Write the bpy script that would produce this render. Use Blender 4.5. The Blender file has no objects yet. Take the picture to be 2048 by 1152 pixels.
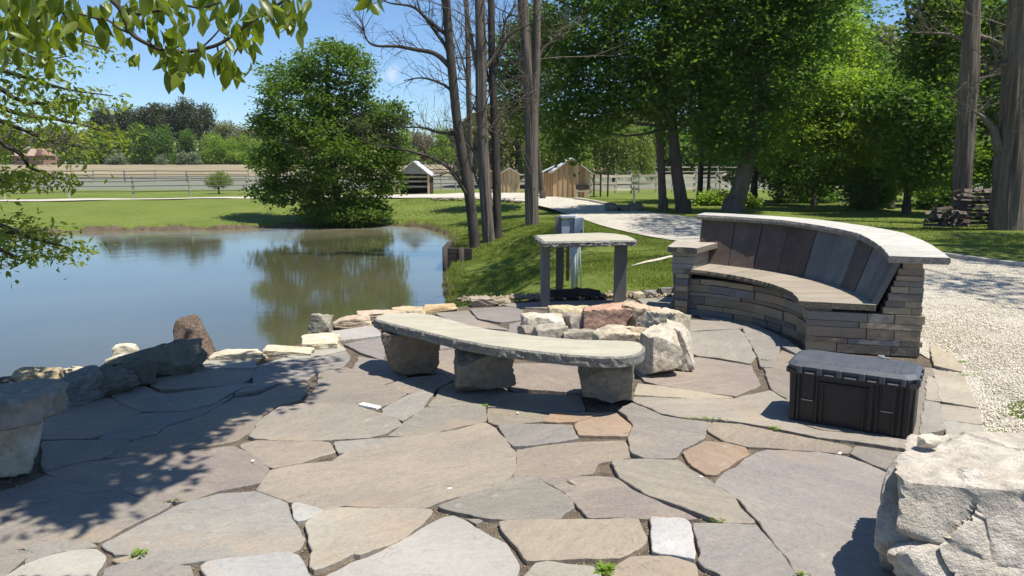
import bpy, math, random
import numpy as np
from mathutils import Vector, noise, Matrix
for _b in (bpy.data.objects, bpy.data.meshes):
    for _x in list(_b): _b.remove(_x)
S = bpy.context.scene
COL = S.collection
R_ = math.radians
# ------------------------------------------------------------------ camera
PITCH = math.atan(236/1490.); CP, SP = math.cos(PITCH), math.sin(PITCH); F = 1490.; CH = 1.6
cam = bpy.data.cameras.new('camera'); cam.sensor_width = 36; cam.lens = 36*F/2048
cam.clip_end = 3000; cam.clip_start = .05
co = bpy.data.objects.new('camera', cam); COL.objects.link(co)
co.location = (0, 0, CH); co.rotation_euler = (math.pi/2-PITCH, 0, 0)
S.camera = co
# ------------------------------------------------------------------ light
SUN = Vector((.37, -.17, 1)).normalized()
W = bpy.data.worlds.new('World'); S.world = W; W.use_nodes = True
nt = W.node_tree; nt.nodes.clear()
wo = nt.nodes.new('ShaderNodeOutputWorld'); bg = nt.nodes.new('ShaderNodeBackground')
sk = nt.nodes.new('ShaderNodeTexSky'); sk.sky_type = 'NISHITA'; sk.sun_disc = False
sk.sun_elevation = math.asin(SUN.z); sk.sun_rotation = math.atan2(SUN.x, SUN.y)
sk.air_density = 1.0; sk.dust_density = .0; sk.ozone_density = 3.2
bg.inputs['Strength'].default_value = .086
def cam_dir(px, py):
    a = (px-1024)/F; b = -(py-576)/F
    return Vector((a, CP+b*SP, -SP+b*CP)).normalized()
tc = nt.nodes.new('ShaderNodeTexCoord')
def wmath(op, a, b=None):
    n = nt.nodes.new('ShaderNodeMath'); n.operation = op
    for i, v in enumerate((a, b)):
        if v is None: continue
        if isinstance(v, (int, float)): n.inputs[i].default_value = v
        else: nt.links.new(v, n.inputs[i])
    return n.outputs[0]
cn = nt.nodes.new('ShaderNodeTexNoise'); cn.inputs['Scale'].default_value = 90; cn.inputs['Detail'].default_value = 5
nt.links.new(tc.outputs['Generated'], cn.inputs['Vector'])
mpv = nt.nodes.new('ShaderNodeVectorMath'); mpv.operation = 'SUBTRACT'
nt.links.new(tc.outputs['Generated'], mpv.inputs[0]); mpv.inputs[1].default_value = cam_dir(785, 149)
scv = nt.nodes.new('ShaderNodeVectorMath'); scv.operation = 'MULTIPLY'; nt.links.new(mpv.outputs[0], scv.inputs[0]); scv.inputs[1].default_value = (1, 1, 1.5)
ln = nt.nodes.new('ShaderNodeVectorMath'); ln.operation = 'LENGTH'; nt.links.new(scv.outputs[0], ln.inputs[0])
q = wmath('SUBTRACT', 1.0, wmath('DIVIDE', ln.outputs['Value'], .016))
q = wmath('ADD', q, wmath('MULTIPLY', wmath('SUBTRACT', cn.outputs['Fac'], .5), 2.2))
cl = nt.nodes.new('ShaderNodeClamp'); nt.links.new(wmath('MULTIPLY', q, .55), cl.inputs['Value'])
skt = nt.nodes.new('ShaderNodeMix'); skt.data_type = 'RGBA'; skt.blend_type = 'MULTIPLY'; skt.inputs['Factor'].default_value = 1; nt.links.new(sk.outputs[0], skt.inputs['A']); skt.inputs['B'].default_value = (.84, 1.0, 1.18, 1)
mx = nt.nodes.new('ShaderNodeMix'); mx.data_type = 'RGBA'
nt.links.new(cl.outputs[0], mx.inputs['Factor']); nt.links.new(skt.outputs['Result'], mx.inputs['A']); mx.inputs['B'].default_value = (7.2, 7.6, 8.0, 1)
nt.links.new(mx.outputs['Result'], bg.inputs['Color']); nt.links.new(bg.outputs[0], wo.inputs[0])
sl = bpy.data.lights.new('sun', 'SUN'); sl.energy = 5.0; sl.angle = R_(.55); sl.color = (1, .94, .84)
so = bpy.data.objects.new('sun', sl); COL.objects.link(so); so.rotation_euler = SUN.to_track_quat('Z', 'Y').to_euler()
S.view_settings.view_transform = 'Standard'; S.view_settings.look = 'None'; S.view_settings.exposure = .60; S.view_settings.gamma = 1
# ------------------------------------------------------------------ placing helpers
def ray(px, py):
    a = (px-1024)/F; b = -(py-576)/F
    return (a, CP+b*SP, -SP+b*CP)
def at(px, py, z=0.):
    r = ray(px, py); t = (z-CH)/r[2]; return Vector((r[0]*t, r[1]*t, z))
def atd(px, py, y):
    r = ray(px, py); t = y/r[1]; return Vector((r[0]*t, y, CH+r[2]*t))
def sm(t): t = np.clip(t, 0, 1); return t*t*(3-2*t)
POND = np.array([(-1.19,12.8),(-1.39,15.2),(-1.42,17.6),(-1.6,20),(-1.95,24.4),(-2.45,27.2),(-3.6,30.6),(-5.4,32),(-7,31.7),(-9.6,30.8),(-11.4,29.5),(-15.9,28.8),(-18,27.9),(-24,26),(-40,22),(-45,10),(-25,2),(-8,3.2),(-4.6,4.6),(-3.75,5.7),(-3.3,5.95),(-2.75,6.15),(-2.3,6.8),(-2.35,7.55),(-1.85,8.3),(-1.5,8.65),(-1.0,9.2),(-1.0,10.5)])
PATIO = np.array([(-5.5,3.2),(-4.5,5.0),(-3.80,5.42),(-3.33,5.6),(-2.75,5.82),(-2.3,6.3),(-2.0,6.9),(-2.05,7.3),(-1.75,7.8),(-1.5,8.2),(-.85,8.6),(-.45,8.95),(.5,9.4),(1.5,9.55),(2.35,9.5),(2.9,9.1),(3.5,8.3),(3.7,7.2),(3.6,6.2),(3.3,5.55),(3.05,5.0),(2.9,4.3),(2.85,3.4),(2.9,1.0),(2.5,-1),(-5,-1)])
def polydist(poly, x, y):
    """signed distance, negative inside"""
    x = np.asarray(x, float); y = np.asarray(y, float)
    d = np.full(x.shape, 1e9); ins = np.zeros(x.shape, bool)
    n = len(poly)
    for i in range(n):
        ax, ay = poly[i]; bx, by = poly[(i+1) % n]
        ex, ey = bx-ax, by-ay
        t = np.clip(((x-ax)*ex+(y-ay)*ey)/(ex*ex+ey*ey), 0, 1)
        d = np.minimum(d, np.hypot(x-ax-t*ex, y-ay-t*ey))
        c = ((ay > y) != (by > y)) & (x < (bx-ax)*(y-ay)/((by-ay) if by != ay else 1e-9)+ax)
        ins ^= c
    return np.where(ins, -d, d)
def Hf(x, y):
    x = np.asarray(x, float); y = np.asarray(y, float)
    s = polydist(POND, x, y)
    Wd = 2.6+5.5*sm((y-25)/6)
    jag = .10*np.sin(x*2.3+y*1.1)+.08*np.sin(x*5.1-y*4.3)+.05*np.sin(x*11+y*9)
    so_ = s+jag*sm((y-9)/3)
    z = np.where(so_ < 0, -.75+np.maximum(so_*.9, -1.1), -.75+.2*np.clip(so_/.16, 0, 1)+.55*sm(so_/Wd))
    z = z+.03*np.sin(x*.9+1)*np.sin(y*.7)*sm(so_/2)
    p = polydist(PATIO, x, y)
    z = np.where(p < 0, -.07, np.where(p < .5, z*(p/.5)+-.05*(1-p/.5), z)) if True else z
    z = np.where((p > 0) & (s < .0), np.minimum(z, -.75+np.maximum(s*1.2, -1.1)), z)
    z = z+2.7*sm((y-62)/95)+.6*sm((y-160)/100)
    return z
def H(x, y): return float(Hf(np.array([x]), np.array([y]))[0])
def G(px, py):
    r = ray(px, py); t = 1.0
    prev = 0
    while t < 400:
        x, y, z = r[0]*t, r[1]*t, CH+r[2]*t
        if z < H(x, y):
            a, b = prev, t
            for _ in range(18):
                m = (a+b)/2
                if CH+r[2]*m < H(r[0]*m, r[1]*m): b = m
                else: a = m
            t = b; return Vector((r[0]*t, r[1]*t, H(r[0]*t, r[1]*t)))
        prev = t; t *= 1.01
    return Vector((r[0]*160, 160, H(r[0]*160, 160)))
# ------------------------------------------------------------------ object helpers
def tag(o, label=None, cat=None, group=None, kind=None):
    if label: o['label'] = label
    if cat: o['category'] = cat
    if group: o['group'] = group
    if kind: o['kind'] = kind
    return o
def empty(name, loc=(0,0,0), label=None, cat=None, group=None, rz=0):
    o = bpy.data.objects.new(name, None); COL.objects.link(o); o.location = loc; o.rotation_euler = (0,0,rz)
    o.empty_display_size = .2
    return tag(o, label, cat, group)
def npmesh(name, V, Fq, mat, parent=None, smooth=False, col=None, world=True):
    """V (n,3), Fq (m,k) array"""
    V = np.asarray(V, np.float32); Fq = np.asarray(Fq, np.int32)
    me = bpy.data.meshes.new(name); me.vertices.add(len(V)); me.vertices.foreach_set('co', V.ravel())
    k = Fq.shape[1]; me.loops.add(Fq.size); me.loops.foreach_set('vertex_index', Fq.ravel())
    me.polygons.add(len(Fq)); me.polygons.foreach_set('loop_start', np.arange(0, Fq.size, k, dtype=np.int32))
    me.polygons.foreach_set('loop_total', np.full(len(Fq), k, np.int32))
    if smooth: me.polygons.foreach_set('use_smooth', np.ones(len(Fq), bool))
    me.update(calc_edges=True)
    if col is not None:
        a = me.color_attributes.new('Col', 'FLOAT_COLOR', 'POINT'); a.data.foreach_set('color', np.asarray(col, np.float32).ravel())
    me.materials.append(mat)
    o = bpy.data.objects.new(name, me); COL.objects.link(o)
    if parent:
        o.parent = parent
        if world:
            V2 = V-np.array(parent.matrix_basis.translation, np.float32); me.vertices.foreach_set('co', V2.ravel()); me.update()
    return o
class MB:
    """collects shapes with optional per-shape colour; build() links ONE mesh object (vertices in world space; parents must be unrotated)"""
    def __init__(s): s.v = []; s.f = []; s.c = []; s.sm = []
    def add(s, vs, fs, col=(1,1,1), smooth=False):
        n = len(s.v); s.v += [tuple(v) for v in vs]; s.f += [tuple(i+n for i in f) for f in fs]
        s.c += [col+(1,)]*len(vs); s.sm += [smooth]*len(fs)
    def box(s, c, d, rz=0, col=(1,1,1), bev=0, M=None):
        """c centre, d full size"""
        hx, hy, hz = d[0]/2, d[1]/2, d[2]/2
        b = min(bev, hx*.9, hy*.9, hz*.9)
        pts = []
        if b <= 0:
            pts = [(x,y,z) for z in (-hz,hz) for x,y in ((-hx,-hy),(hx,-hy),(hx,hy),(-hx,hy))]
            fs = [(3,2,1,0),(4,5,6,7),(0,1,5,4),(1,2,6,5),(2,3,7,6),(3,0,4,7)]
        else:
            def ring(x, y, z, q): return [(-x+q,-y,z),(x-q,-y,z),(x,-y+q,z),(x,y-q,z),(x-q,y,z),(-x+q,y,z),(-x,y-q,z),(-x,-y+q,z)]
            rs = [ring(hx-b,hy-b,-hz,b*.5), ring(hx,hy,-hz+b,b), ring(hx,hy,hz-b,b), ring(hx-b,hy-b,hz,b*.5)]
            pts = sum(rs, []); fs = [tuple(range(7,-1,-1)), tuple(range(24,32))]
            for k in range(3):
                for i in range(8):
                    j = (i+1) % 8; fs.append((k*8+i,k*8+j,(k+1)*8+j,(k+1)*8+i))
        if M is None: M = Matrix.Translation(Vector(c)) @ Matrix.Rotation(rz, 4, 'Z')
        s.add([M @ Vector(p) for p in pts], fs, col)
    def tube(s, pts, rads, n=6, col=(1,1,1), cap=True, jit=0, ridge=0):
        pts = [Vector(p) for p in pts]; rings = []
        up = Vector((0,0,1)); 
        d0 = (pts[1]-pts[0]).normalized()
        u = d0.cross(Vector((.3,.9,.2))).normalized()
        for i, p in enumerate(pts):
            d = (pts[min(i+1,len(pts)-1)]-pts[max(i-1,0)]).normalized()
            u = (u-d*u.dot(d)).normalized(); w = d.cross(u)
            rings.append([p+(u*math.cos(2*math.pi*k/n)+w*math.sin(2*math.pi*k/n))*rads[i]*(1+random.uniform(-jit,jit)+(ridge*(noise.noise(Vector((math.cos(2*math.pi*k/n)*4.5, math.sin(2*math.pi*k/n)*4.5, p.z*.45)))*1.4+.6*noise.noise(Vector((math.cos(2*math.pi*k/n)*11, math.sin(2*math.pi*k/n)*11, p.z*.9)))) if ridge else 0)) for k in range(n)])
        vs = sum(rings, []); fs = []
        for i in range(len(pts)-1):
            for k in range(n):
                k2 = (k+1) % n; fs.append((i*n+k,i*n+k2,(i+1)*n+k2,(i+1)*n+k))
        if cap: fs.append(tuple(range(n-1,-1,-1))); fs.append(tuple(range((len(pts)-1)*n, len(pts)*n)))
        s.add(vs, fs, col, smooth=n > 5)
    def bar(s, a, b, w, h, col=(1,1,1)):
        """rectangular bar from a to b, w horizontal width, h vertical height"""
        a = Vector(a); b = Vector(b); d = (b-a).normalized(); u = d.cross(Vector((0,0,1)))
        if u.length < 1e-3: u = Vector((1,0,0))
        u.normalize(); v = u.cross(d)
        vs = [p+u*(sx*w/2)+v*(sy*h/2) for p in (a,b) for sx,sy in ((-1,-1),(1,-1),(1,1),(-1,1))]
        s.add(vs, [(3,2,1,0),(4,5,6,7),(0,1,5,4),(1,2,6,5),(2,3,7,6),(3,0,4,7)], col)
    def build(s, name, mat, parent=None):
        me = bpy.data.meshes.new(name); off = Vector((0,0,0))
        if parent: off = parent.matrix_basis.translation.copy()
        me.from_pydata([Vector(v)-off for v in s.v], [], s.f)
        me.polygons.foreach_set('use_smooth', s.sm)
        a = me.color_attributes.new('Col', 'FLOAT_COLOR', 'POINT'); a.data.foreach_set('color', np.array(s.c, np.float32).ravel())
        me.materials.append(mat); me.update()
        o = bpy.data.objects.new(name, me); COL.objects.link(o)
        if parent: o.parent = parent
        return o
# ------------------------------------------------------------------ materials
def newmat(name):
    m = bpy.data.materials.new(name); m.use_nodes = True; t = m.node_tree; t.nodes.clear()
    o = t.nodes.new('ShaderNodeOutputMaterial'); return m, t, o
class NT:
    def __init__(s, t): s.t = t; s.pos = t.nodes.new('ShaderNodeNewGeometry').outputs['Position']
    def n(s, typ, **kw):
        x = s.t.nodes.new(typ)
        for k, v in kw.items(): setattr(x, k, v)
        return x
    def L(s, a, b): s.t.links.new(a, b)
    def val(s, v, inp):
        if hasattr(v, 'links') or isinstance(v, bpy.types.NodeSocket): s.L(v, inp)
        else: inp.default_value = v
    def math(s, op, a, b=0., c=None):
        x = s.n('ShaderNodeMath', operation=op); s.val(a, x.inputs[0]); s.val(b, x.inputs[1])
        if c is not None: s.val(c, x.inputs[2])
        return x.outputs[0]
    def mapv(s, scale=(1,1,1), rot=(0,0,0), src=None):
        x = s.n('ShaderNodeMapping'); s.L(src or s.pos, x.inputs[0]); x.inputs['Scale'].default_value = scale; x.inputs['Rotation'].default_value = rot
        return x.outputs[0]
    def noise(s, scale, detail=4, rough=.55, vec=None, dist=0):
        x = s.n('ShaderNodeTexNoise'); s.L(vec or s.pos, x.inputs['Vector']); x.inputs['Scale'].default_value = scale
        x.inputs['Detail'].default_value = detail; x.inputs['Roughness'].default_value = rough; x.inputs['Distortion'].default_value = dist
        return x.outputs['Fac']
    def vor(s, scale, feat='F1', vec=None, out='Distance'):
        x = s.n('ShaderNodeTexVoronoi', feature=feat); s.L(vec or s.pos, x.inputs['Vector']); x.inputs['Scale'].default_value = scale
        return x.outputs[out]
    def ramp(s, v, a, b, lo=0., hi=1.):
        x = s.n('ShaderNodeMapRange'); s.L(v, x.inputs[0]); x.inputs[1].default_value = a; x.inputs[2].default_value = b
        x.inputs[3].default_value = lo; x.inputs[4].default_value = hi; return x.outputs[0]
    def mix(s, f, a, b, mode='MIX'):
        x = s.n('ShaderNodeMix', data_type='RGBA', blend_type=mode); s.val(f, x.inputs['Factor'])
        for v, k in ((a,'A'),(b,'B')):
            if isinstance(v, tuple): v = v if len(v) == 4 else v+(1,)
            s.val(v, x.inputs[k])
        return x.outputs['Result']
    def bump(s, h, strength=.5, dist=.01, nrm=None):
        x = s.n('ShaderNodeBump'); s.L(h, x.inputs['Height']); x.inputs['Strength'].default_value = strength; x.inputs['Distance'].default_value = dist
        if nrm is not None: s.L(nrm, x.inputs['Normal'])
        return x.outputs[0]
    def attr(s, name='Col'): return s.n('ShaderNodeAttribute', attribute_name=name).outputs['Color']
    def rnd(s): return s.t.nodes.new('ShaderNodeNewGeometry').outputs['Random Per Island']
    def prin(s, out, col, rough=.8, nrm=None, spec=.35, metal=0):
        x = s.n('ShaderNodeBsdfPrincipled'); s.val(col if not isinstance(col, tuple) else (col+(1,) if len(col)==3 else col), x.inputs['Base Color'])
        s.val(rough, x.inputs['Roughness']); x.inputs['Specular IOR Level'].default_value = spec; x.inputs['Metallic'].default_value = metal
        if nrm is not None: s.L(nrm, x.inputs['Normal'])
        s.L(x.outputs[0], out.inputs[0]); return x
def m_flag():
    m, t, o = newmat('flagstone'); k = NT(t); c = k.attr()
    rs = k.rnd(); vr = k.n('ShaderNodeVectorRotate'); vr.rotation_type = 'Z_AXIS'; k.L(k.pos, vr.inputs['Vector']); k.L(k.math('MULTIPLY', k.math('SUBTRACT', rs, .5), 2.4), vr.inputs['Angle']); va = k.n('ShaderNodeVectorMath'); va.operation = 'ADD'; k.L(vr.outputs[0], va.inputs[0]); cmb = k.n('ShaderNodeCombineXYZ'); k.L(k.math('MULTIPLY', rs, 37.), cmb.inputs[0]); k.L(k.math('MULTIPLY', rs, 91.), cmb.inputs[1]); k.L(cmb.outputs[0], va.inputs[1]); LV = va.outputs[0]
    st = k.mapv((1.1, 4.2, 1), (0,0,0), LV)
    n1 = k.noise(1.6, 6, .6, LV); n2 = k.noise(2.2, 6, .62, st, 1.2); n3 = k.noise(60, 3, .7); n4 = k.noise(1.1, 3, .5, LV, .6)
    c = k.mix(k.ramp(n2, .42, .66, 0, .6), c, k.mix(.42, c, (.48,.40,.28)))
    c = k.mix(k.ramp(n1, .40, .62, 0, .5), c, k.mix(.62, c, (.16,.14,.135)))
    c = k.mix(k.ramp(n4, .60, .72, 0, .7), c, k.mix(.5, c, (.42,.27,.14)))
    c = k.mix(k.ramp(n3, .3, .75, .0, .7), k.mix(.16, c, (.1,.09,.085)), k.mix(.30, c, (.5,.46,.41)))
    nl = k.noise(.55, 4, .6, k.mapv((1,1,1),(0,0,0))); c = k.mix(k.ramp(nl, .42, .62, 0, .35), c, k.mix(.6, c, (.10,.095,.09)))
    ct = k.math('ABSOLUTE', k.math('SUBTRACT', k.noise(1.3, 7, .62, k.mapv((1,2,1),(0,0,.5),LV), .5), .5)); cl_ = k.ramp(ct, .0, .006, 1, 0); msk = k.ramp(k.noise(1.9, 2, .5), .5, .58)
    c = k.mix(k.math('MULTIPLY', k.math('MULTIPLY', cl_, msk), .55), c, (.09,.08,.07))
    sp_ = k.noise(26, 6, .75); c = k.mix(k.ramp(sp_, .5, .68, 0, .32), c, k.mix(.6, c, (.10,.09,.08)))
    ed = k.noise(9, 8, .7)
    c = k.mix(k.ramp(ed, .60, .72, 0, .35), c, (.50,.46,.40))
    st2 = k.mapv((2, 40, 1), (0,0,R_(28))); scr = k.noise(3, 2, .5, st2)
    c = k.mix(k.ramp(scr, .70, .78, 0, .3), c, (.5,.47,.44))
    stp = k.math('SNAP', k.noise(1.3, 7, .62, k.mapv((1,2,1),(0,0,.5),LV), .5), .08)
    h = k.math('ADD', k.math('MULTIPLY', stp, 4.0), k.math('MULTIPLY', k.noise(4, 9, .68, k.mapv((1,2.4,1),(0,0,.3),LV)), 1.5)); h = k.math('ADD', h, k.math('MULTIPLY', sp_, .5))
    k.prin(o, c, k.ramp(n1, .3, .7, .62, .85), k.bump(h, .75, .014), .3); return m
def m_rock(name, c1, c2, c3, sc=3., bd=.03, speck=.4, attr=False, rough=.9, crack=True):
    m, t, o = newmat(name); k = NT(t)
    n1 = k.noise(sc, 7, .62, None, .8); n2 = k.noise(sc*3.3, 6, .7); n3 = k.noise(sc*22, 4, .7)
    c = k.mix(k.ramp(n1, .36, .64), c1, c2); c = k.mix(k.ramp(n2, .45, .68, 0, .75), c, c3)
    if attr: c = k.mix(1, c, k.attr(), 'MULTIPLY')
    c = k.mix(k.ramp(n3, .35, .7, 0, speck), c, k.mix(.5, c, (.08,.07,.06)))
    h = k.math('ADD', n2, k.math('MULTIPLY', n3, .35))
    if crack:
        v = k.vor(sc*1.6, 'DISTANCE_TO_EDGE', k.mapv((1,1,1.4)))
        vn = k.math('ADD', v, k.math('MULTIPLY', n2, .25)); h = k.math('ADD', h, k.ramp(vn, .08, .2, -.5, 0))
    k.prin(o, c, rough, k.bump(h, .8, bd), .25); return m
def m_slab(name, c1, c2, sc=2., bd=.006, attr=False, strk=(1,5,1)):
    m, t, o = newmat(name); k = NT(t)
    n1 = k.noise(sc, 6, .6, k.mapv(strk,(0,0,.5)), .7); n3 = k.noise(45, 4, .7); n2 = k.noise(sc*4, 5, .6)
    c = k.mix(k.ramp(n1, .35, .68), c1, c2)
    if attr: c = k.mix(1, c, k.attr(), 'MULTIPLY')
    c = k.mix(k.ramp(n2, .5, .72, 0, .4), c, k.mix(.5, c, (.2,.17,.14)))
    c = k.mix(k.ramp(n3, .4, .75, 0, .3), c, k.mix(.5, c, (.06,.06,.06)))
    k.prin(o, c, .82, k.bump(k.math('ADD', n2, k.math('MULTIPLY', n3, .3)), .6, bd), .25); return m
def m_leaf(name, ca, cb, trans=.45, rough=.55, tcol=None):
    m, t, o = newmat(name); k = NT(t); r = k.rnd()
    c = k.mix(r, ca, cb); n = k.noise(.9, 3, .55); c = k.mix(k.ramp(n, .35, .62, 0, .6), c, k.mix(.65, c, cb)); c = k.mix(k.ramp(k.noise(.55, 3, .5, k.mapv((1,1,1.3),(.5,.2,0))), .38, .6, .55, 0), c, k.mix(.6, c, ca))
    p = k.n('ShaderNodeBsdfPrincipled'); k.L(c, p.inputs['Base Color']); p.inputs['Roughness'].default_value = rough; p.inputs['Specular IOR Level'].default_value = .35
    tr = k.n('ShaderNodeBsdfTranslucent'); tc_ = k.mix(.6, c, tcol or (cb[0]*1.5, cb[1]*1.6, cb[2]*.7)); k.L(tc_, tr.inputs['Color'])
    mx = k.n('ShaderNodeMixShader'); mx.inputs[0].default_value = trans; k.L(p.outputs[0], mx.inputs[1]); k.L(tr.outputs[0], mx.inputs[2]); k.L(mx.outputs[0], o.inputs[0]); return m
def m_bark(name, c1, c2, sc=6, bd=.02, zs=.12):
    m, t, o = newmat(name); k = NT(t); v = k.mapv((1,1,zs)); n = k.noise(sc, 6, .65, v, .6); n2 = k.noise(sc*4, 4, .7, v)
    c = k.mix(k.ramp(n, .35, .65), c1, c2); c = k.mix(k.ramp(n2, .4, .7, 0, .5), c, k.mix(.6, c, (.03,.025,.02)))
    k.prin(o, c, .95, k.bump(k.math('ADD', n, k.math('MULTIPLY', n2, .5)), 1, bd), .15); return m
def m_plain(name, c1, c2=None, sc=5, rough=.6, bd=.002, spec=.4, metal=0, zs=1, attr=False):
    m, t, o = newmat(name); k = NT(t); n = k.noise(sc, 5, .6, k.mapv((1,1,zs)))
    c = k.mix(k.ramp(n, .3, .7), c1, c2 or tuple(v*.8 for v in c1))
    if attr: c = k.mix(1, c, k.attr(), 'MULTIPLY')
    k.prin(o, c, rough, k.bump(n, .4, bd), spec, metal); return m
def m_ground():
    m, t, o = newmat('lawn_ground'); k = NT(t); a = k.n('ShaderNodeAttribute', attribute_name='Col'); sp = k.n('ShaderNodeSeparateColor'); k.L(a.outputs['Color'], sp.inputs[0])
    n1 = k.noise(.35, 5, .6); n2 = k.noise(3, 6, .65); n3 = k.noise(45, 4, .7); nb = k.noise(.06, 4, .55, k.mapv((1,3,1)))
    g = k.mix(k.ramp(n1, .35, .65), (.11,.165,.022), (.165,.21,.038)); g = k.mix(k.ramp(n2, .45, .7, 0, .6), g, (.20,.21,.06))
    g = k.mix(k.ramp(k.noise(9, 5, .7, k.mapv((1,.5,1))), .45, .7, 0, .55), g, (.26,.25,.10)); g = k.mix(k.ramp(n3, .35, .7, 0, .6), g, (.04,.07,.012))
    dry = k.mix(k.ramp(nb, .35, .65), (.22,.185,.12), (.31,.26,.17)); dry = k.mix(k.ramp(k.noise(1.2,5,.6,k.mapv((1,4,1))), .45, .7, 0, .6), dry, (.15,.13,.075))
    grey = k.mix(k.ramp(n2, .4, .7), (.15,.16,.12), (.20,.205,.165))
    dirt = k.mix(k.ramp(n2, .35, .65), (.10,.075,.05), (.19,.15,.10)); dirt = k.mix(k.ramp(n3, .4, .7, 0, .7), dirt, (.05,.04,.03))
    e = k.math('ADD', sp.outputs[0], k.math('MULTIPLY', k.math('SUBTRACT', n2, .5), .9))
    c = k.mix(k.ramp(k.math('ADD', sp.outputs[1], k.math('MULTIPLY', k.math('SUBTRACT', nb, .5), .6)), .4, .6), g, dry)
    c = k.mix(k.ramp(k.math('ADD', sp.outputs[2], k.math('MULTIPLY', k.math('SUBTRACT', nb, .5), .5)), .4, .6), c, grey)
    c = k.mix(k.ramp(e, .42, .58), c, dirt)
    k.prin(o, c, .95, k.bump(k.math('ADD', n3, n2), .9, .03), .1); return m
def m_gravel():
    m, t, o = newmat('gravel'); k = NT(t); v = k.vor(75); vc = k.n('ShaderNodeTexVoronoi'); k.L(k.pos, vc.inputs['Vector']); vc.inputs['Scale'].default_value = 75
    sp = k.n('ShaderNodeSeparateColor'); k.L(vc.outputs['Color'], sp.inputs[0])
    n = k.noise(1.0, 5, .6); n2 = k.noise(14, 5, .7)
    c = k.mix(sp.outputs[0], (.54,.49,.40), (.80,.75,.65)); c = k.mix(k.ramp(v, .45, .85, 0, .7), c, (.26,.23,.18))
    c = k.mix(k.ramp(n, .42, .62, 0, .5), c, (.64,.59,.49)); c = k.mix(k.ramp(n2, .50, .68, 0, .75), c, (.30,.26,.20)); c = k.mix(k.ramp(k.noise(.45, 5, .65, k.mapv((2.2,.7,1),(0,0,.3))), .5, .66, 0, .45), c, (.40,.35,.28))  # mottling, with brown shadows painted into the gravel colour
    k.prin(o, c, .95, k.bump(k.math('ADD', k.math('MULTIPLY', v, -1), k.math('MULTIPLY', n2, 1.2)), 1, .02), .2); return m
def m_water():
    m, t, o = newmat('pond_water'); k = NT(t); v = k.mapv((1,2.6,1),(0,0,R_(8)))
    n = k.noise(5.5, 3, .5, v, .4); n2 = k.noise(1.1, 3, .5, v); n3 = k.noise(.25, 2, .5)
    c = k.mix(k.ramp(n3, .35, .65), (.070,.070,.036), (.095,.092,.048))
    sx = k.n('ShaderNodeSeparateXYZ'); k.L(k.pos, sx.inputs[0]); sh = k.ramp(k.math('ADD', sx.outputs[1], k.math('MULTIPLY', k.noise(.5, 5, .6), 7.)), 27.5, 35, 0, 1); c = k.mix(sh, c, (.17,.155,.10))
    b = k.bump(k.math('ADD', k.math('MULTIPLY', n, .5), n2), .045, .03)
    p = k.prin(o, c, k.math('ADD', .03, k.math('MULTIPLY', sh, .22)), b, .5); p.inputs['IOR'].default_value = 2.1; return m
def m_dirtbed():
    m, t, o = newmat('joint_soil'); k = NT(t); n = k.noise(18, 6, .7); v = k.vor(120); n2 = k.noise(3, 4, .6)
    c = k.mix(k.ramp(n, .35, .65), (.10,.08,.06), (.20,.16,.12)); c = k.mix(k.ramp(n2, .5, .7, 0, .5), c, (.27,.23,.165)); c = k.mix(k.ramp(v, .1, .28, .55, 0), c, (.30,.26,.21))
    k.prin(o, c, .95, k.bump(k.math('ADD', n, k.math('MULTIPLY', v, -.6)), 1, .02), .15); return m
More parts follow.
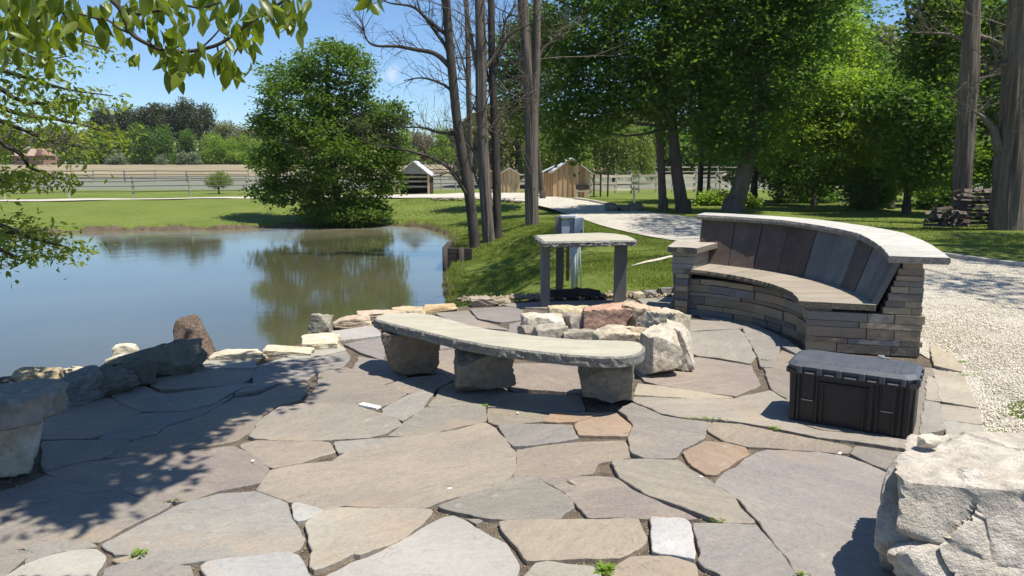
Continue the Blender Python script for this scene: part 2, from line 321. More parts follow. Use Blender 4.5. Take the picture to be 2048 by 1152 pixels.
MAT = dict(
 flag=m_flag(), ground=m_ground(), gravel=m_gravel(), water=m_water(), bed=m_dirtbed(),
 pale=m_rock('pale_rock', (.54,.48,.37), (.68,.63,.53), (.36,.29,.20), 5, .02, .45, True, crack=False),
 fire=m_rock('fire_rock', (.54,.48,.39), (.68,.64,.57), (.26,.21,.17), 6, .022, .5, True, crack=False),
 grey=m_rock('grey_rock', (.17,.165,.15), (.27,.26,.235), (.36,.33,.27), 6, .025, .5, True, crack=False),
 boulder=m_rock('boulder_rock', (.50,.44,.35), (.66,.60,.51), (.30,.27,.24), 4.2, .035, .5, True, crack=False),
 bark_rock=m_rock('brown_rock', (.20,.14,.10), (.30,.22,.17), (.10,.07,.055), 14, .03, .6, True),
 slab=m_slab('bench_slab', (.35,.325,.25), (.44,.41,.325)),
 slabedge=m_rock('slab_edge', (.27,.26,.23), (.40,.385,.345), (.12,.115,.10), 14, .035, .6, True),
 cap=m_slab('cap_slab', (.38,.365,.325), (.52,.50,.455), 3, .01, attr=True),
 panel=m_slab('panel_stone', (.7,.7,.7), (1.25,1.22,1.18), 2.5, .008, True, (1,1,.6)),
 wall=m_slab('stacked_stone', (.8,.8,.8), (1,1,1), 5, .012, True, (1,1,4)),
 leaf_mid=m_leaf('leaf_mid', (.050,.100,.014), (.135,.215,.030), .48),
 leaf_dark=m_leaf('leaf_dark', (.044,.098,.014), (.125,.215,.034), .52),
 leaf_bright=m_leaf('leaf_bright', (.12,.215,.024), (.265,.37,.055), .54),
 leaf_pine=m_leaf('leaf_pine', (.05,.065,.032), (.10,.12,.055), .25),
 leaf_bud=m_leaf('leaf_bud', (.13,.145,.055), (.22,.225,.09), .4),
 leaf_twig=m_leaf('leaf_twig', (.16,.14,.095), (.22,.20,.13), .25),
 leaf_lime=m_leaf('leaf_lime', (.12,.17,.03), (.20,.26,.05), .45),
 leaf_sage=m_leaf('leaf_sage', (.14,.18,.10), (.21,.25,.15), .3),
 leaf_big=m_leaf('leaf_big', (.05,.085,.010), (.20,.25,.025), .5, .35),
 leaf_boug=m_leaf('leaf_bough', (.10,.15,.02), (.25,.30,.05), .5, .5),
 grass=m_leaf('grass_blade', (.13,.175,.024), (.22,.26,.05), .4, .6),
 bark=m_bark('bark_grey', (.10,.085,.07), (.17,.15,.13)),
 bark_d=m_bark('bark_dark', (.05,.042,.036), (.095,.08,.068)),
 bark_s=m_bark('bark_shaggy', (.11,.085,.068), (.24,.20,.17), 9, .05, .07),
 wood=m_plain('tan_board', (.58,.38,.22), (.66,.46,.29), 3, .8, .003, .2, 0, .1, True),
 rail=m_plain('weathered_rail', (.42,.36,.28), (.52,.46,.37), 6, .85, .004, .2, 0, 1, True),
 roof=m_plain('metal_roof', (.52,.53,.55), (.62,.63,.65), 2, .5, .001),
 greyw=m_plain('grey_board', (.24,.235,.22), (.30,.29,.27), 3, .8, .003, .2, 0, .1),
 fdark=m_plain('old_rail', (.10,.085,.07), (.16,.14,.115), 6, .9, .003, .2, 0, 1, True),
 darkw=m_plain('dark_timber', (.035,.028,.024), (.07,.058,.05), 9, .9, .01, .2),
 plastic=m_plain('black_plastic', (.010,.010,.013), (.013,.013,.017), 30, .42, .001, .45),
 lidpl=m_plain('grey_plastic', (.055,.062,.075), (.085,.092,.105), 14, .5, .001, .5),
 zinc=m_plain('zinc_clip', (.5,.5,.52), None, 20, .3, .001, .5, .6),
 white=m_plain('white_stone', (.66,.64,.60), (.76,.74,.70), 12, .8, .003, .3),
 post=m_plain('post_grey', (.13,.12,.115), (.17,.16,.15), 4, .8, .003, .3, 0, .2),
 util=m_plain('utility_grey', (.30,.33,.37), (.36,.39,.43), 3, .45, .001, .5),
 pipe=m_plain('pvc_pipe', (.42,.46,.52), (.48,.52,.58), 3, .4, .001, .5),
 brick=m_plain('brown_siding', (.26,.15,.12), (.32,.20,.16), 2, .85, .002, .2),
 broof=m_plain('brown_roof', (.30,.21,.16), (.36,.26,.20), 3, .85, .004, .2),
 green=m_plain('green_plastic', (.01,.12,.06), None, 5, .5),
 bright=m_plain('white_paint', (.62,.62,.60), (.70,.70,.68), 4, .6),
)
rng = np.random.default_rng(7); random.seed(7)
#@@SETTING
# ------------------------------------------------------------------ terrain
def axis(segs):
    a = []
    for lo, hi, st in segs: a += list(np.arange(lo, hi, st))
    return np.array(a+[segs[-1][1]])
ax_ = axis([(-420,-120,12),(-120,-45,3),(-45,-20,.8),(-20,-6,.3),(-6,5,.14),(5,16,.35),(16,50,1.2),(50,140,4),(140,420,12)])
ay_ = axis([(-60,-6,4),(-6,3,.8),(3,34,.16),(34,60,.8),(60,130,2.5),(130,520,9)])
X, Y = np.meshgrid(ax_, ay_); Z = Hf(X, Y)
ns = np.array([noise.noise(Vector((a*.5, b*.5, 0))) for a, b in zip(X.ravel(), Y.ravel())]).reshape(X.shape)
sd = polydist(POND, X, Y); pdist = polydist(PATIO, X, Y)
Z = Z+np.where((sd > .3) & (pdist > .3), ns*.05, 0)
dirt = np.clip(1.15-sd/(.30+.25*ns), 0, 1); dirt = np.where(sd < 0, 1, dirt)*1.0
dirt = np.maximum(dirt, np.clip(1.1-pdist/.35, 0, 1))
dry = sm((Y-84)/14)+.0*X
grey = np.clip(sm((Y-58)/8)*sm((104-Y)/18), 0, 1)*sm((X+70)/20+ .5)*1.0
colr = np.stack([dirt, dry, grey, np.ones_like(dirt)], -1).reshape(-1, 4)
nx, ny = len(ax_), len(ay_)
idx = np.arange(nx*ny).reshape(ny, nx)
q = np.stack([idx[:-1,:-1], idx[:-1,1:], idx[1:,1:], idx[1:,:-1]], -1).reshape(-1, 4)
g = npmesh('ground', np.stack([X, Y, Z], -1).reshape(-1, 3), q, MAT['ground'], smooth=True, col=colr); tag(g, kind='structure')
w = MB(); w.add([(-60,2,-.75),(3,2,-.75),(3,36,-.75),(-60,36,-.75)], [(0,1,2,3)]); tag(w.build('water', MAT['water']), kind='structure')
# patio soil bed
def polymesh(name, poly, z, mat, th=.0):
    me = bpy.data.meshes.new(name); n = len(poly); me.from_pydata([(x, y, z) for x, y in poly], [], [tuple(range(n))])
    me.materials.append(mat); o = bpy.data.objects.new(name, me); COL.objects.link(o); return o
tag(polymesh('patio_bed', [tuple(p) for p in PATIO], -.022, MAT['bed']), kind='structure')
# gravel drive
Lp = [(-200,408),(0,404),(200,401),(400,398.5),(540,397.5),(700,396),(850,396),(960,399),(1050,405),(1100,417),(1200,452),(1300,476),(1380,492)]
Rp = [(-200,404),(0,400.8),(200,398.2),(400,396),(540,394.5),(700,392),(850,389.5),(960,386.5),(1050,386),(1130,397),(1180,403),(1250,418),(1440,443)]
Lw = [tuple(at(*p)[:2]) for p in Lp]+[(4.05,14.5),(3.95,12),(3.9,10.3),(3.8,8.6),(3.75,7.2),(3.62,6.2),(3.32,5.5),(3.05,4.95),(2.90,4.3),(2.86,3.4),(2.88,1),(2.88,-3)]
Rw = [tuple(at(*p)[:2]) for p in Rp]+[(7.2,19),(7.6,16),(7.85,13.6),(8.05,12.3),(8.4,11.2),(9.2,10),(10,9),(11,8),(12,7),(13,5.5),(14,2),(14,-3)]
LW, RW = Lw, Rw
gv, gc = [], []
NC = 14
def subd(P, k=3):
    out = []
    for a, b in zip(P[:-1], P[1:]):
        for i in range(k): out.append((a[0]+(b[0]-a[0])*i/k, a[1]+(b[1]-a[1])*i/k))
    return out+[P[-1]]
A_, B_ = subd(Lw), subd(Rw)
for a, b in zip(A_, B_):
    for i in range(NC+1):
        t = i/NC; x = a[0]+(b[0]-a[0])*t; y = a[1]+(b[1]-a[1])*t; gv.append((x, y, max(H(x, y), -.02)+(.035 if (y > 8 or i > 1) else (-.004+.018*i))+.01*noise.noise(Vector((x*2,y*2,3)))))
n_ = NC+1
gq = [(i*n_+j, i*n_+j+1, (i+1)*n_+j+1, (i+1)*n_+j) for i in range(len(A_)-1) for j in range(NC)]
tag(npmesh('gravel_road', gv, gq, MAT['gravel'], smooth=True), kind='structure')
def on_road(x, y):
    poly = np.array(Lw+Rw[::-1]); return polydist(poly, x, y)
# ------------------------------------------------------------------ flagstones (traced outlines on the patio plane)
PAL = dict(g=(.268,.240,.210), m=(.268,.220,.187), t=(.37,.30,.21), k=(.275,.25,.195), b=(.47,.465,.44), o=(.36,.235,.14), w=(.60,.59,.57), c=(.50,.43,.31), p=(.43,.405,.33), u=(.30,.262,.232), q=(.315,.295,.255))
ST = [
('t',[(517,978),(540,942),(594,931),(668,924),(688,908),(774,886),(822,875),(912,862),(968,847),(988,858),(1020,894),(1030,910),(1029,930),(1022,951),(982,974),(874,1004),(849,1014),(774,1013),(687,1010),(652,1020),(579,1003)]),
('m',[(90,945),(170,925),(250,915),(323,908),(400,899),(465,893),(505,912),(538,937),(518,964),(440,979),(372,1000),(345,1000),(300,995),(232,978),(150,968)]),
('g',[(-140,1042),(0,1013),(90,1003),(150,985),(228,980),(298,998),(342,1004),(335,1012),(290,1035),(250,1053),(200,1080),(85,1079),(40,1093),(0,1097),(-140,1105)]),
('m',[(-60,1000),(0,985),(60,968),(90,952),(148,970),(225,977),(150,984),(88,1001),(0,1011),(-100,1034)]),
('g',[(-120,1112),(0,1101),(28,1099),(62,1105),(38,1125),(6,1155),(-120,1210)]),
('g',[(42,1097),(85,1082),(182,1085),(198,1090),(160,1096),(110,1105),(70,1118),(44,1128),(68,1103)]),
('p',[(45,1133),(95,1115),(150,1103),(195,1100),(216,1114),(200,1137),(180,1165),(150,1240),(-60,1240),(10,1157)]),
('g',[(212,1137),(250,1126),(295,1117),(345,1130),(380,1132),(384,1160),(390,1240),(180,1240),(206,1160)]),
('t',[(222,1118),(268,1108),(280,1112),(245,1123)]),
('q',[(205,1086),(250,1063),(290,1043),(345,1014),(365,1005),(440,986),(512,981),(573,1004),(579,1018),(590,1051),(608,1075),(598,1094),(580,1103),(512,1107),(410,1118),(345,1126),(302,1116),(270,1106),(235,1103),(215,1095)]),
('b',[(584,1010),(591,1007),(645,1021),(622,1034),(596,1042)]),
('p',[(608,1049),(650,1023),(687,1018),(762,1018),(862,1021),(863,1024),(845,1047),(812,1073),(775,1091),(724,1110),(706,1105),(688,1116),(632,1140),(622,1132),(627,1102),(619,1076)]),
('b',[(657,1148),(687,1135),(775,1098),(886,1035),(909,1031),(950,1056),(1014,1087),(1026,1112),(1032,1130),(1028,1160),(1000,1240),(560,1240)]),
('b',[(406,1132),(413,1124),(512,1113),(575,1108),(597,1113),(611,1133),(622,1156),(600,1240),(420,1240),(413,1152)]),
('k',[(878,1012),(947,987),(985,975),(1026,954),(1066,956),(1095,968),(1128,990),(1150,1014),(1127,1025),(1121,1035),(1024,1038),(948,1032)]),
('k',[(934,1038),(967,1041),(952,1048)]),
('m',[(1083,955),(1184,951),(1230,953),(1260,977),(1300,994),(1336,1010),(1393,1035),(1300,1033),(1178,1033),(1161,1012),(1127,980)]),
('g',[(1035,897),(1090,890),(1158,882),(1250,881),(1255,905),(1259,912),(1230,917),(1194,925),(1184,945),(1080,953),(1029,952),(1034,930)]),
('g',[(1224,922),(1290,920),(1355,921),(1378,940),(1423,965),(1460,993),(1484,1024),(1508,1047),(1450,1047),(1432,1039),(1382,1021),(1332,1001),(1292,988),(1265,972),(1243,955)]),
('g',[(1387,1047),(1440,1049),(1510,1051),(1538,1080),(1567,1115),(1590,1156),(1600,1240),(1470,1240),(1446,1150),(1412,1134),(1399,1118),(1405,1104)]),
('w',[(1302,1037),(1368,1038),(1379,1050),(1382,1075),(1388,1119),(1344,1110),(1307,1104),(1305,1075)]),
('t',[(998,1043),(1080,1040),(1276,1039),(1284,1060),(1294,1080),(1290,1088),(1264,1104),(1238,1118),(1170,1116),(1130,1118),(1056,1120),(1042,1100),(1021,1080),(1002,1060)]),
('p',[(1050,1150),(1072,1128),(1094,1124),(1144,1130),(1197,1135),(1204,1150),(1200,1240),(1020,1240)]),
('t',[(1215,1148),(1240,1125),(1263,1113),(1296,1110),(1336,1113),(1391,1127),(1391,1152),(1420,1240),(1215,1240)]),
('o',[(1366,903),(1413,881),(1448,884),(1492,893),(1496,906),(1462,926),(1432,946),(1412,945),(1387,930)]),
('u',[(1432,966),(1444,950),(1478,928),(1514,905),(1536,900),(1610,903),(1680,910),(1700,915),(1750,934),(1798,955),(1815,1000),(1830,1060),(1830,1120),(1830,1200),(1840,1240),(1660,1240),(1604,1160),(1575,1110),(1550,1082),(1526,1050),(1486,1000)]),
('g',[(1702,908),(1714,895),(1813,907),(1828,925),(1850,955),(1800,951),(1740,927)]),
('g',[(1428,843),(1480,847),(1536,859),(1610,874),(1690,889),(1703,894),(1690,904),(1610,899),(1540,893),(1500,891),(1448,879),(1422,862),(1416,855)]),
('g',[(1263,807),(1300,821),(1324,833),(1374,841),(1418,846),(1410,860),(1406,878),(1363,898),(1356,912),(1350,917),(1290,917),(1264,905),(1260,880),(1268,850),(1252,830),(1237,820)]),
('o',[(1151,848),(1170,837),(1209,825),(1231,825),(1259,851),(1253,872),(1160,869)]),
('o',[(1108,827),(1200,828),(1148,845),(1088,845)]),
('g',[(998,851),(1050,850),(1080,849),(1142,851),(1154,877),(1090,887),(1034,892),(1027,892),(1010,870)]),
('k',[(978,816),(1024,819),(1104,827),(1080,841),(1030,847),(998,848),(978,842)]),
('k',[(778,871),(812,844),(850,816),(900,813),(970,813),(971,841),(950,847),(900,857),(850,869),(822,871)]),
('q',[(766,817),(814,790),(860,776),(872,773),(860,790),(844,815),(806,839),(796,836),(766,826)]),
('g',[(640,745),(690,736),(712,743),(735,766),(770,771),(813,788),(780,806),(760,812),(715,811),(640,811),(612,803),(627,785),(637,771)]),
('q',[(500,872),(511,862),(522,842),(560,816),(605,809),(710,813),(762,828),(795,841),(801,848),(770,867),(735,875),(640,881),(540,880),(512,877)]),
('g',[(480,889),(512,881),(560,883),(640,884),(660,886),(670,905),(640,911),(600,924),(546,934),(540,932),(512,915)]),
('q',[(669,884),(740,878),(816,873),(790,881),(740,892),(690,904),(678,905)]),
('g',[(265,880),(315,870),(335,853),(405,832),(470,795),(515,790),(560,770),(608,765),(618,772),(598,798),(555,809),(518,834),(506,860),(470,880),(400,893),(325,904),(240,912),(212,913)]),
('g',[(512,739),(580,722),(628,717),(690,703),(701,714),(686,734),(636,742),(610,762),(560,765),(515,779),(470,787),(508,767)]),
('g',[(298,755),(340,742),(400,738),(508,738),(505,752),(480,766),(400,772),(323,776),(300,770)]),
('g',[(222,790),(240,780),(290,774),(310,785),(330,790),(470,770),(503,767),(460,785),(430,805),(370,821),(290,822),(250,810)]),
('g',[(60,842),(100,830),(150,805),(215,792),(250,812),(283,822),(268,828),(200,836),(170,843),(110,865),(80,868)]),
('g',[(176,845),(200,830),(275,828),(250,845),(215,865),(180,876),(85,878),(85,870),(120,866)]),
('g',[(280,828),(370,824),(420,812),(466,790),(440,807),(400,830),(330,850),(310,865),(270,877),(197,877),(245,850)]),
('g',[(85,884),(180,881),(258,881),(230,900),(200,915),(88,938)]),
('g',[(706,738),(720,713),(775,722),(800,745),(813,752),(762,768),(737,765)]),
('m',[(690,688),(765,675),(773,700),(765,719),(730,707)]),
('b',[(660,664),(745,652),(765,671),(680,681)]),
('g',[(768,772),(815,756),(890,749),(903,760),(880,772),(818,786)]),
('g',[(882,776),(905,766),(980,771),(1024,786),(1160,791),(1165,818),(1100,822),(976,812),(905,810),(857,812),(876,790)]),
('m',[(1003,730),(1048,728),(1165,732),(1165,787),(1024,778),(1007,765)]),
('m',[(805,734),(885,700),(930,700),(998,726),(1003,762),(905,760),(892,747)]),
('g',[(776,690),(880,650),(950,660),(1040,690),(1048,700),(1000,722),(930,697),(885,697),(780,715)]),
('g',[(870,626),(935,621),(953,640),(990,650),(1018,660),(960,655),(900,640)]),
('g',[(942,618),(1020,613),(1046,621),(1040,640),(1002,644),(957,637)]),
('g',[(1000,607),(1160,601),(1268,599),(1260,611),(1100,616),(1030,613)]),
('g',[(1020,648),(1044,642),(1048,662),(1060,690),(1045,686),(960,658),(1018,662)]),
('q',[(1372,640),(1480,646),(1488,657),(1400,661),(1373,664)]),
('q',[(1376,666),(1478,660),(1490,672),(1510,714),(1500,727),(1440,716),(1398,712),(1380,705)]),
('q',[(1484,653),(1496,656),(1558,690),(1556,710),(1543,735),(1525,734),(1516,712),(1498,680)]),
('m',[(1270,737),(1300,726),(1395,715),(1500,731),(1519,770),(1468,791),(1390,781),(1320,769),(1290,761)]),
('c',[(1277,767),(1322,772),(1466,794),(1400,796),(1268,789)]),
('q',[(1266,793),(1400,798),(1470,797),(1540,781),(1570,800),(1575,840),(1640,862),(1780,875),(1820,882),(1840,900),(1711,882),(1636,873),(1536,851),(1434,836),(1374,834),(1324,825),(1268,801)]),
('g',[(1530,735),(1568,700),(1610,720),(1870,735),(1860,872),(1780,872),(1640,858),(1580,838),(1574,796),(1545,777)]),
('g',[(1400,632),(1510,650),(1570,680),(1604,705),(1608,718),(1566,694),(1494,652),(1440,641)]),
('g',[(1270,612),(1380,606),(1385,630),(1370,638),(1300,625)]),
('g',[(1275,598),(1375,592),(1380,603),(1290,609)]),
('c',[(1861,692),(1895,695),(1922,730),(1925,744),(1870,732)]),
('c',[(1866,738),(1925,748),(1932,762),(1875,756)]),
('c',[(1870,751),(1930,765),(1955,815),(1884,804)]),
('c',[(1882,809),(1956,819),(1961,848),(1886,839)]),
('p',[(1889,843),(1962,851),(1965,880),(1960,892),(1900,880)]),
('c',[(1857,753),(1871,760),(1881,803),(1852,799)]),
('q',[(1852,803),(1879,807),(1883,838),(1891,858),(1842,870)]),
('c',[(1846,875),(1962,896),(2000,980),(2010,1100),(1960,1240),(1850,1240),(1842,1000),(1856,955)]),
('c',[(1856,660),(1880,664),(1892,690),(1860,688)]),
('c',[(1852,640),(1876,640),(1880,660),(1856,657)]),
('p',[(512,733),(600,704),(684,690),(690,699),(628,713),(575,718)]),
('p',[(420,712),(505,706),(512,733),(400,735),(345,740),(345,722)]),
]
fl_v, fl_f, fl_c = [], [], []
fm = MB()
def resample(P, st):
    out = []
    n = len(P)
    for i in range(n):
        a, b = Vector(P[i]), Vector(P[(i+1) % n]); L = (b-a).length; k = max(1, int(L/st))
        for j in range(k): out.append(a+(b-a)*j/k)
    return out
def smoothp(P, it=1, w=.25):
    for _ in range(it):
        n = len(P); P = [P[i]*(1-2*w)+(P[i-1]+P[(i+1) % n])*w for i in range(n)]
    return P
def inset(P, d):
    n = len(P); out = []
    ar = sum(P[i].x*P[(i+1) % n].y-P[(i+1) % n].x*P[i].y for i in range(n))
    sg = 1 if ar > 0 else -1
    for i in range(n):
        t = (P[(i+1) % n]-P[i-1]); 
        if t.length < 1e-7: out.append(P[i].copy()); continue
        t.normalize(); nn = Vector((-t.y, t.x))*sg; out.append(P[i]+nn*d)
    return out, sg
def stone(mb, P, col, ztop, seed, th=.04, st=.05, rough=.004, ch=.006, ins=.004, tilt=0):
    P = [Vector((p[0], p[1])) for p in P]
    P = resample(P, st*.55); P = smoothp(P, 1, .10)
    P, sg = inset(P, ins)
    if sg < 0: P = P[::-1]
    R0 = [p+Vector((noise.noise(Vector((p.x*9, p.y*9, seed))), noise.noise(Vector((p.x*9+40, p.y*9, seed)))))*rough*2.2+Vector((noise.noise(Vector((p.x*30, p.y*30, seed))), noise.noise(Vector((p.x*30+40, p.y*30, seed)))))*rough for p in P]
    R1, _ = inset(R0, ch)
    cx = sum(p.x for p in P)/len(P); cy = sum(p.y for p in P)/len(P)
    tx, ty = math.sin(seed*12.9)*tilt, math.cos(seed*7.7)*tilt
    zf = lambda p: ztop+(p.x-cx)*tx+(p.y-cy)*ty
    n = len(P)
    vs = [(p.x, p.y, ztop-th) for p in R0]+[(p.x, p.y, zf(p)-ch*.8+.002*noise.noise(Vector((p.x*20,p.y*20,1)))) for p in R0]+[(p.x, p.y, zf(p)) for p in R1]
    fs = [(k*n+i, k*n+(i+1) % n, (k+1)*n+(i+1) % n, (k+1)*n+i) for k in range(2) for i in range(n)]+[tuple(range(2*n, 3*n))]
    mb.add(vs, fs, col)
for i, (c, P) in enumerate(ST):
    base = PAL[c]; j = 1+random.uniform(-.12, .10); h = random.uniform(-.014, .018)
    if c == 'g': base = random.choice(((.268,.236,.200),(.255,.232,.205),(.250,.232,.210),(.285,.242,.193),(.262,.242,.198),(.232,.208,.180)))
    col = tuple(max(0, .86*v*j+h*(1, 0, -1)[k]) for k, v in enumerate(base))
    stone(fm, [tuple(at(x, y)[:2]) for x, y in P], col, .002+random.uniform(-.007, .007), i*1.7, st=.045, tilt=.004, ch=.004, ins=-(.0065+.004*min(1, max(0, (sum(at(x, y).y for x, y in P)/len(P)-3.0)/1.2))), rough=.0055)
tag(fm.build('patio_paving', MAT['flag']), kind='structure')
#@@STONE
# ------------------------------------------------------------------ rocks
import bmesh
_ico = {}
def ico(sub):
    if sub not in _ico:
        b = bmesh.new(); bmesh.ops.create_icosphere(b, subdivisions=sub, radius=1); b.verts.ensure_lookup_table()
        _ico[sub] = (np.array([v.co[:] for v in b.verts]), np.array([[v.index for v in f.verts] for f in b.faces])); b.free()
    return _ico[sub]
def rock(name, c, d, seed, mat, rz=0, parent=None, col=(1,1,1), sub=5, planes=12, rough=.06, blocky=.5, top=None, lean=0, taper=0, slope=0):
    """faceted weathered stone; c = centre of the BASE, d = full size"""
    V, Fc = ico(sub); r = np.random.default_rng(seed)
    N = r.normal(size=(planes, 3)); N /= np.linalg.norm(N, axis=1)[:, None]
    D = r.uniform(.62, .98, planes)
    box = np.array([(1,0,0),(-1,0,0),(0,1,0),(0,-1,0),(0,0,1),(0,0,-1)], float)+r.normal(0, .07, (6, 3)); box /= np.linalg.norm(box, axis=1)[:, None]
    N = np.vstack([N, box]); D = np.concatenate([D, np.full(6, 1-.38*blocky)])
    dots = V @ N.T; rad = np.where(dots > .05, D/np.maximum(dots, .05), 9).min(axis=1)
    rad = np.minimum(rad, 1.25)
    P = V*rad[:, None]; P /= np.abs(P).max(axis=0)
    sc = np.array(d)/2.
    off = seed*3.17
    nz = np.array([noise.fractal(Vector(p)*1.7+Vector((off,0,0)), 1.0, 2.1, 5)*.9+.35*noise.noise(Vector(p)*9+Vector((off,5,0))) for p in P])
    P = P*(1+rough*nz[:, None]*1.6)
    P = P*sc; P[:, 2] += sc[2]
    if slope: P[:, 2] *= 1+slope*np.clip(P[:, 0]/sc[0], -1, 1)
    if taper: P[:, :2] *= (1-taper*np.clip(P[:, 2]/d[2], 0, 1))[:, None]
    if lean: P[:, 0] += lean*P[:, 2]
    ca, sa = math.cos(rz), math.sin(rz)
    Q = np.stack([P[:,0]*ca-P[:,1]*sa, P[:,0]*sa+P[:,1]*ca, P[:,2]], -1)+np.array(c)
    cc = np.tile(np.array(col+(1,)), (len(Q), 1))
    o = npmesh(name, Q, Fc, mat, parent, smooth=False, col=cc); 
    o.data.polygons.foreach_set('use_smooth', np.ones(len(Fc), bool))
    try: o.data.set_sharp_from_angle(angle=R_(32))
    except Exception: pass
    return o
def edge_slab(name, P, z, th, mat_top, mat_edge, parent=None, st=.03, rough=.008, ch=.01, seed=3, zfun=None, layers=3, under=.02):
    P = smoothp(resample([Vector((p[0], p[1])) for p in P], st), 2)
    P2, sg = inset(P, 0.0)
    if sg < 0: P = P[::-1]
    n = len(P); vs = []; fs = []
    z0 = zfun or (lambda p: z)
    rings = [(-.004, 0)]+[(-ch*.2, -ch*.9)]
    for k in range(layers): rings.append((-ch*.1*(k % 2), -ch-(th-ch)*(k+1)/(layers+.4)))
    rings.append((under, -th))
    rings = rings[::1]
    top, _ = inset(P, ch*1.3)
    vs += [(p.x, p.y, z0(p)) for p in top]
    for ri, (ins_, dz) in enumerate(rings[1:]):
        Q, _ = inset(P, ins_)
        for p in Q:
            a = noise.noise(Vector((p.x*11, p.y*11, seed+ri*1.9)))*rough*1.7+noise.noise(Vector((p.x*37, p.y*37, seed+ri*5)))*rough
            b = noise.noise(Vector((p.x*14+9, p.y*14, seed+ri)))*rough*.7
            cx_ = p-Vector((0,0))
            vs.append((p.x+a*.8, p.y+a*.8, z0(p)+dz+b))
    m = len(rings)-1
    fs = [tuple(range(n))]+[(k*n+i, (k+1)*n+i, (k+1)*n+(i+1) % n, k*n+(i+1) % n) for k in range(m) for i in range(n)]+[tuple(range((m+1)*n-1, m*n-1, -1))]
    b = MB(); b.add(vs, fs, (1,1,1)); o = b.build(name, mat_top, parent); o.data.materials.append(mat_edge)
    for i, p in enumerate(o.data.polygons):
        if i > 0: p.material_index = 1
    return o
def dense(P, z): return [tuple(at(x, y, z)[:2]) for x, y in P]
# ------------------------------------------------------------------ curved front bench
fb = empty('stone_bench', tuple(at(955, 790)), 'backless curved stone bench, buff slab on three rough block legs, before the fire pit', 'bench')
edge_slab('seat', dense([(747,638),(752,633),(770,626),(832,625),(865,629),(900,638),(943,650),(990,660),(1047,668),(1100,674),(1151,678),(1220,680),(1265,681),(1283,685),(1290,692),(1288,701),(1278,708),(1262,712),(1242,714),(1200,714),(1151,711),(1100,706),(1047,700),(978,691),(908,678),(839,661),(787,649)], .42), .42, .076, MAT['slab'], MAT['slabedge'], fb, st=.02, rough=.007, ch=.012)
for i, (bx, by, w_, dp, sd_, rz_, col, ln_) in enumerate([(830,742,.45,.30,11,.25,(.85,.72,.58),-.1),(962,778,.44,.32,22,.35,(.8,.78,.70),0),(1212,798,.40,.34,35,-.2,(1.0,.96,.86),0)]):
    p = at(bx, by); rock('leg', (p.x, p.y, -.01), (w_, dp, .35), sd_, MAT['grey'], rz_, fb, col, rough=.05, blocky=1.05, planes=11, taper=-.06, lean=ln_)
# ------------------------------------------------------------------ fire pit
fp = empty('fire_pit', (.88, 6.9, 0), 'ring of rough pale and rust coloured boulders forming an open fire pit', 'fire pit')
FR = [(1086,634,.42,.30,.30,.25,(1,.98,.94)),(1140,620,.42,.26,.30,0,(1,.92,.66)),(1150,634,.22,.2,.28,.5,(.62,.58,.55)),(1207,618,.46,.30,.36,.1,(.88,.60,.50)),(1282,618,.36,.26,.36,-.2,(.92,.78,.62)),(1335,628,.36,.42,.35,-.7,(1,.96,.82)),(1064,657,.22,.2,.22,.3,(.52,.5,.48)),(1097,658,.30,.26,.25,.2,(.72,.71,.68)),(1160,664,.34,.24,.23,.1,(.66,.65,.62)),(1234,662,.44,.28,.30,0,(1,.95,.82)),(1286,664,.2,.24,.30,.6,(.84,.75,.6)),(1318,668,.32,.34,.37,.2,(1,.97,.88)),(1358,657,.22,.48,.36,-.15,(.95,.93,.88))]
for i, (px_, py_, a, b, h, rz_, col) in enumerate(FR):
    p = at(px_, py_, h*.85); rock('ring_stone', (p.x, p.y, -.03), (a*1.02, b, h+.03), 50+i*3, MAT['fire'], rz_, fp, col, rough=.05, blocky=.85, planes=7)
tag(bpy.data.objects['ring_stone.003'], 'rust red ring stone at the back')
ash = MB(); ash.tube([(.9,6.9,-.01),(.9,6.9,.05)], [.5,.42], 24, (.5,.48,.45)); ash.build('ash_bed', MAT['bed'], fp)
# ------------------------------------------------------------------ curved bench with a back
BC = (1.3, 7.0)
cb = empty('curved_stone_bench', (BC[0]+1.9, BC[1]+.4, 0), 'tall curved bench of stacked stone with leaning slab back panels and a broad pale coping', 'bench')
def pol(r, deg, z=0): return (BC[0]+r*math.cos(R_(deg)), BC[1]+r*math.sin(R_(deg)), z)
def interp(t, K):
    for (a, va), (b, vb) in zip(K[:-1], K[1:]):
        if t <= b: return va+(vb-va)*max(0, (t-a))/(b-a)
    return K[-1][1]
T0, T1 = -17., 63.
zs = lambda t: interp(t, [(T0,.44),(T1,.52)])
zc = lambda t: interp(t, [(T0,.87),(-5,.945),(5,1.0),(35,1.06),(T1,1.08)])
def arcblock(mb, r0, r1, a0, a1, z0, z1, col, jit=.0, gap=.004, zf0=None, zf1=None, seg=None, rb=None):
    """block of an annulus; r0 inner at bottom; rb=(inner,outer) at top"""
    seg = seg or max(1, int((a1-a0)/5)); g0 = math.degrees(gap/r0)
    a0 += g0*.5; a1 -= g0*.5; rt = rb or (r0, r1); vs = []
    for k in range(seg+1):
        a = a0+(a1-a0)*k/seg
        for (r, z, f) in ((r0,z0,zf0),(r1,z0,zf0),(rt[1],z1,zf1),(rt[0],z1,zf1)):
            zz = f(a) if f else z
            j = jit*noise.noise(Vector((a*.6, z*8, r*3)))
            vs.append(pol(r+j, a, zz+jit*.3*noise.noise(Vector((a*1.7+7, z*9, r)))))
    fs = [(0,1,2,3)]+[(seg*4+3,seg*4+2,seg*4+1,seg*4)]
    for k in range(seg):
        b = k*4
        for i, j in ((0,1),(1,2),(2,3),(3,0)): fs.append((b+j,b+i,b+4+i,b+4+j))
    mb.add(vs, fs, col)
